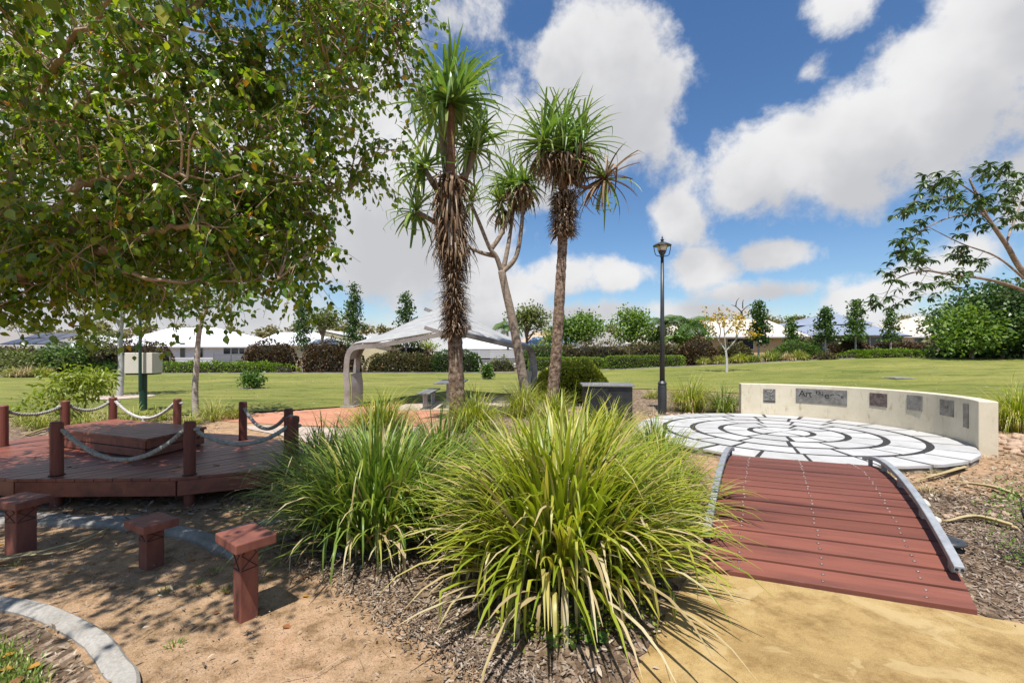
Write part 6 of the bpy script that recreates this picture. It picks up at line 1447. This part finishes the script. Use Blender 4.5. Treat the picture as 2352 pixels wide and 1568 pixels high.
lp_ = [(x, y, hgt(x, y) + .035) for x, y, z in poly_points([(-14, 12), (-5, 13.5), (-2, 15.5), (3, 19), (9, 17), (14, 13), (24, 13), (24, 30), (-24, 30)], 2600, .2)]
scatter_stuff('leaf_litter', lp_, .075, M['litter'], LANCE, 'pale fallen leaves dotted over the lawn', .3, .01)
def pebble(seed):
    r = random.Random(seed); mb = MB(); V = []; nu, nv = 8, 5
    sx, sy, sz = r.uniform(.8, 1.2), r.uniform(.6, .9), r.uniform(.4, .65)
    for j in range(nv + 1):
        t = math.pi * j / nv
        for i in range(nu):
            a = 2 * math.pi * i / nu; k = 1 + r.uniform(-.13, .13); V.append((sx * math.sin(t) * math.cos(a) * k, sy * math.sin(t) * math.sin(a) * k, -sz * math.cos(t) * k))
    Fc = [(j * nu + i, j * nu + (i + 1) % nu, (j + 1) * nu + (i + 1) % nu, (j + 1) * nu + i) for j in range(nv) for i in range(nu)]
    return mb.add(V, Fc)
PEB = [pebble(k).mesh('stone', M['stone'], True) for k in range(7)]; PEBW = [pebble(k + 20).mesh('stone', M['stone_white'], True) for k in range(3)]
def stone(x, y, r, label, group=None, mesh=None):
    o = bpy.data.objects.new('stone', mesh or rnd.choice(PEB)); link(o); o.location = (x, y, r * .22); o.scale = (r, r, r); o.rotation_euler = (rnd.uniform(-.2, .2), rnd.uniform(-.2, .2), rnd.uniform(0, 6.28)); tag(o, label, 'stone', group)
for p in poly_points([(7.2, 6.5), (8.4, 6.2), (10.5, 7.2), (9.4, 8.4), (7.7, 7.7)], 150): stone(p[0], p[1], rnd.uniform(.05, .11), 'tan river stone in the stony bed beyond the wall end', 'stones beyond the wall end')
for p in poly_points([(3.9, 4.1), (5.2, 3.7), (7.0, 4.2), (6.4, 5.4), (5.1, 5.3)], 110): stone(p[0], p[1], rnd.uniform(.018, .05), 'small tan stone on the bare earth beside the bridge', 'small stones beside the bridge')
for p in poly_points([(2.6, 10.8), (3.4, 10.9), (5.3, 10.9), (5.2, 11.3), (3.2, 11.5)], 36): stone(p[0], p[1], rnd.uniform(.03, .06), 'small stone at the foot of the lamp post bed', 'stones by the lamp post')
stone(*G(2122, 1162), .075, 'pale rounded stone lying against the bridge rail', None, PEBW[0]); stone(*G(2148, 1198), .06, 'second pale stone, just past the black garden light', None, PEBW[1]); stone(*G(2070, 1105), .07, 'pale stone at the foot of the plaza edge', None, PEBW[2])
stone(*G(780, 1275), .03, 'pale stone chip under the wide clump', None, PEBW[1])
# black garden light beside the rail
X_, Y_ = G(2176, 1262)
gl = empty('garden_light', (X_, Y_, 0), 'black disc garden light on the mulch beside the bridge rail', 'light'); MB().lathe((X_, Y_, 0), [(.03, -.02), (.03, .05)], 12).build('stem', M['black'], gl)
MB().lathe((X_, Y_, .05), [(.02, 0), (.10, .004), (.115, .016), (.10, .032), (.05, .046), (.012, .05)], 24).build('hood', M['lamp'], gl, smooth=True)
# shrubs at the right edge
X_, Y_ = G(2370, 1290)
tree('shrub', (X_, Y_), [(0, 0, 0), (-.03, 0, .15), (-.05, 0, .3)], [.012, .009, .006], [(-.12, 0, .30, .3, .25, .22), (.15, .05, .42, .3, .25, .2), (-.1, -.1, .12, .28, .2, .1)], 90, 12, .02, M['bright_leaf'], M['bark_dark'], 'low twiggy shrub with tiny leaves beside the bridge', 'shrub', None, OVATE, .05, .2, 0, 0, 24)
for (px, py, h, mt, lab) in ((2098, 1175, .16, 'tuft', 'small green weed tuft by the pale stone'), (2075, 1150, .2, 'straw', 'dry straw tuft at the plaza side of the rail'), (2130, 1130, .15, 'straw', 'dry brown tuft on the bare earth'), (2040, 1100, .14, 'tuft', 'weed tuft growing at the plaza rim'), (2130, 1083, .12, 'tuft', 'grass wisp against the plaza edge')):
    X_, Y_ = G(px, py); grass(X_, Y_, h, .25, 60, M[mt], lab, 0, BL_N, 'weed_tuft', None, .1, cat='weed', width=.5)
X_, Y_ = G(1310, 1500)
tree('groundcover', (X_, Y_ + .15), [(0, 0, 0), (0, 0, .04), (0, 0, .08)], [.006, .005, .004], [(-.1, 0, .06, .3, .14, .07), (.25, .05, .07, .25, .12, .07)], 70, 14, .022, M['lime_leaf'], M['bark_dark'], 'tiny-leaved green groundcover at the foot of the huge clump', 'plant', None, OVATE, .04, .1, 0, 0, 6)
X_, Y_ = G(1330, 1480)
tree('weed', (X_, Y_), [(0, 0, 0), (0, 0, .03), (0, 0, .06)], [.005, .004, .003], [(0, 0, .06, .1, .07, .05)], 8, 4, .06, M['green_leaf'], M['bark_dark'], 'broad-leaved green weed among the groundcover', 'weed', None, OVATE, .04, .1, 0, 0, 3)
X_, Y_ = G(402, 1480); grass(X_, Y_, .06, .08, 30, M['lom_dark'], 'tiny green weed on the open sand', 0, BL_T, 'weed_tuft', None, 0, cat='weed', width=.3)
for px, py in ((30, 1298), (495, 1310), (520, 1355), (455, 1340), (380, 1355)):
    X_, Y_ = G(px, py); grass(X_, Y_, .05, .12, 26, M['lom_dark'], 'tiny weed sprig on the shaded sand between the stools', 0, BL_T, 'weed_tuft', 'weed sprigs on the sand', 0, cat='weed', width=.25)
# turf in the corner
tp = [p for p in poly_points([(-4, 2.35), (-3.0, 2.42), (-2.55, 2.32), (-2.15, 2.1), (-1.9, 1.7), (-4, 1.7)], 14000, .03)]
Lv = Leaves(); n = len(tp); Lv.add(SIMPLE, np.array(tp) + np.array([0, 0, .004]), rotz_frames(rng.random(n) * 6.28, -rng.uniform(.5, 1.4, n)), np.stack([rng.uniform(.008, .012, n), rng.uniform(.025, .05, n), rng.uniform(.01, .02, n)], 1), rng.random(n))
tag(Lv.build(None, M['lom_dark'], 0, 'turf', 'turf', False), 'short green turf in the kerbed corner', None, None, 'stuff')
# orange fallen leaves
ol = bpy.data.meshes.new('fallen_leaf'); ol.from_pydata([tuple(v) for v in OVATE['v']], [], OVATE['f']); ol.materials.append(M['orange_leaf'])
def fallen(pts, size, z, label, group):
    for x, y in pts:
        o = bpy.data.objects.new('fallen_leaf', ol); link(o); s = size * rnd.uniform(.7, 1.3); o.scale = (s, s, s); o.location = (x, y, z + .006); o.rotation_euler = (rnd.uniform(-.15, .15), rnd.uniform(-.15, .15), rnd.uniform(0, 6.28)); tag(o, label, 'leaf', group)
fallen([p[:2] for p in poly_points([(-4.4, 2.9), (-2.3, 2.7), (-1.2, 1.9), (-.9, 2.6), (-1.9, 3.6), (-4.8, 4.2)], 46)], .044, .0, 'orange fallen leaf on the sand near the stools', 'fallen leaves on the sand')
fallen([p[:2] for p in poly_points([(-3.4, 2.0), (-2.9, 2.5), (-2.15, 2.15), (-1.95, 1.95)], 24)], .06, .02, 'orange fallen leaf in the kerbed turf corner', 'fallen leaves on the corner turf')
fallen([p[:2] for p in poly_points([(-5.8, 4.9), (-3.2, 4.6), (-2.8, 5.4), (-3.8, 5.5), (-4.2, 5.0), (-5.6, 5.5)], 18)], .05, DZ, 'dry fallen leaf on the deck boards', 'fallen leaves on the deck')
a6, Y6 = wall_angle(2100); fallen([G(2105, 991, .1)], .09, .1, 'single orange leaf on the plaza near the wall', None)
# fallen pandanus frond on the sand and dry fronds by the plaza
def frond(pts, w, label):
    o = empty('fallen_frond', (*pts[0], 0), label, 'frond')
    for k in range(3):
        P = spline([Vector((x + rnd.gauss(0, .012), y + rnd.gauss(0, .03), .02 + .01 * k + (.02 if 0 < i < len(pts) - 1 else 0))) for i, (x, y) in enumerate(pts)], 5); n = len(P); V = []
        for i, p in enumerate(P):
            t = (P[min(i + 1, n - 1)] - P[max(i - 1, 0)]).normalized(); s = Vector((t.y, -t.x, 0)); ww = w * (1 - (i / (n - 1)) ** 2 * .9)
            V += [p - s * ww + Vector((0, 0, .4 * ww)), p, p + s * ww + Vector((0, 0, .4 * ww))]
        MB().add(V, [f for i in range(n - 1) for f in ((3 * i, 3 * i + 1, 3 * i + 4, 3 * i + 3), (3 * i + 1, 3 * i + 2, 3 * i + 5, 3 * i + 4))]).build('dry_leaf', M['straw'], o)
frond([G(-40, 1300), G(60, 1290), G(130, 1278), G(190, 1258), G(245, 1222)], .018, 'long dry pandanus leaf lying on the sand beside the dark stool')
frond([G(2352, 1150), G(2290, 1132), G(2230, 1122), G(2170, 1112)], .03, 'long dry brown frond lying near the cream wall end')
frond([G(2320, 1215), G(2240, 1200), G(2180, 1205)], .03, 'dry split frond beside the twiggy shrub')
frond([G(2210, 1075), G(2160, 1098), G(2100, 1110)], .025, 'curled dry leaf at the plaza edge')
frond([G(60, 1003), G(110, 990), G(150, 975)], .03, 'pale dry frond on the gravel behind the deck')
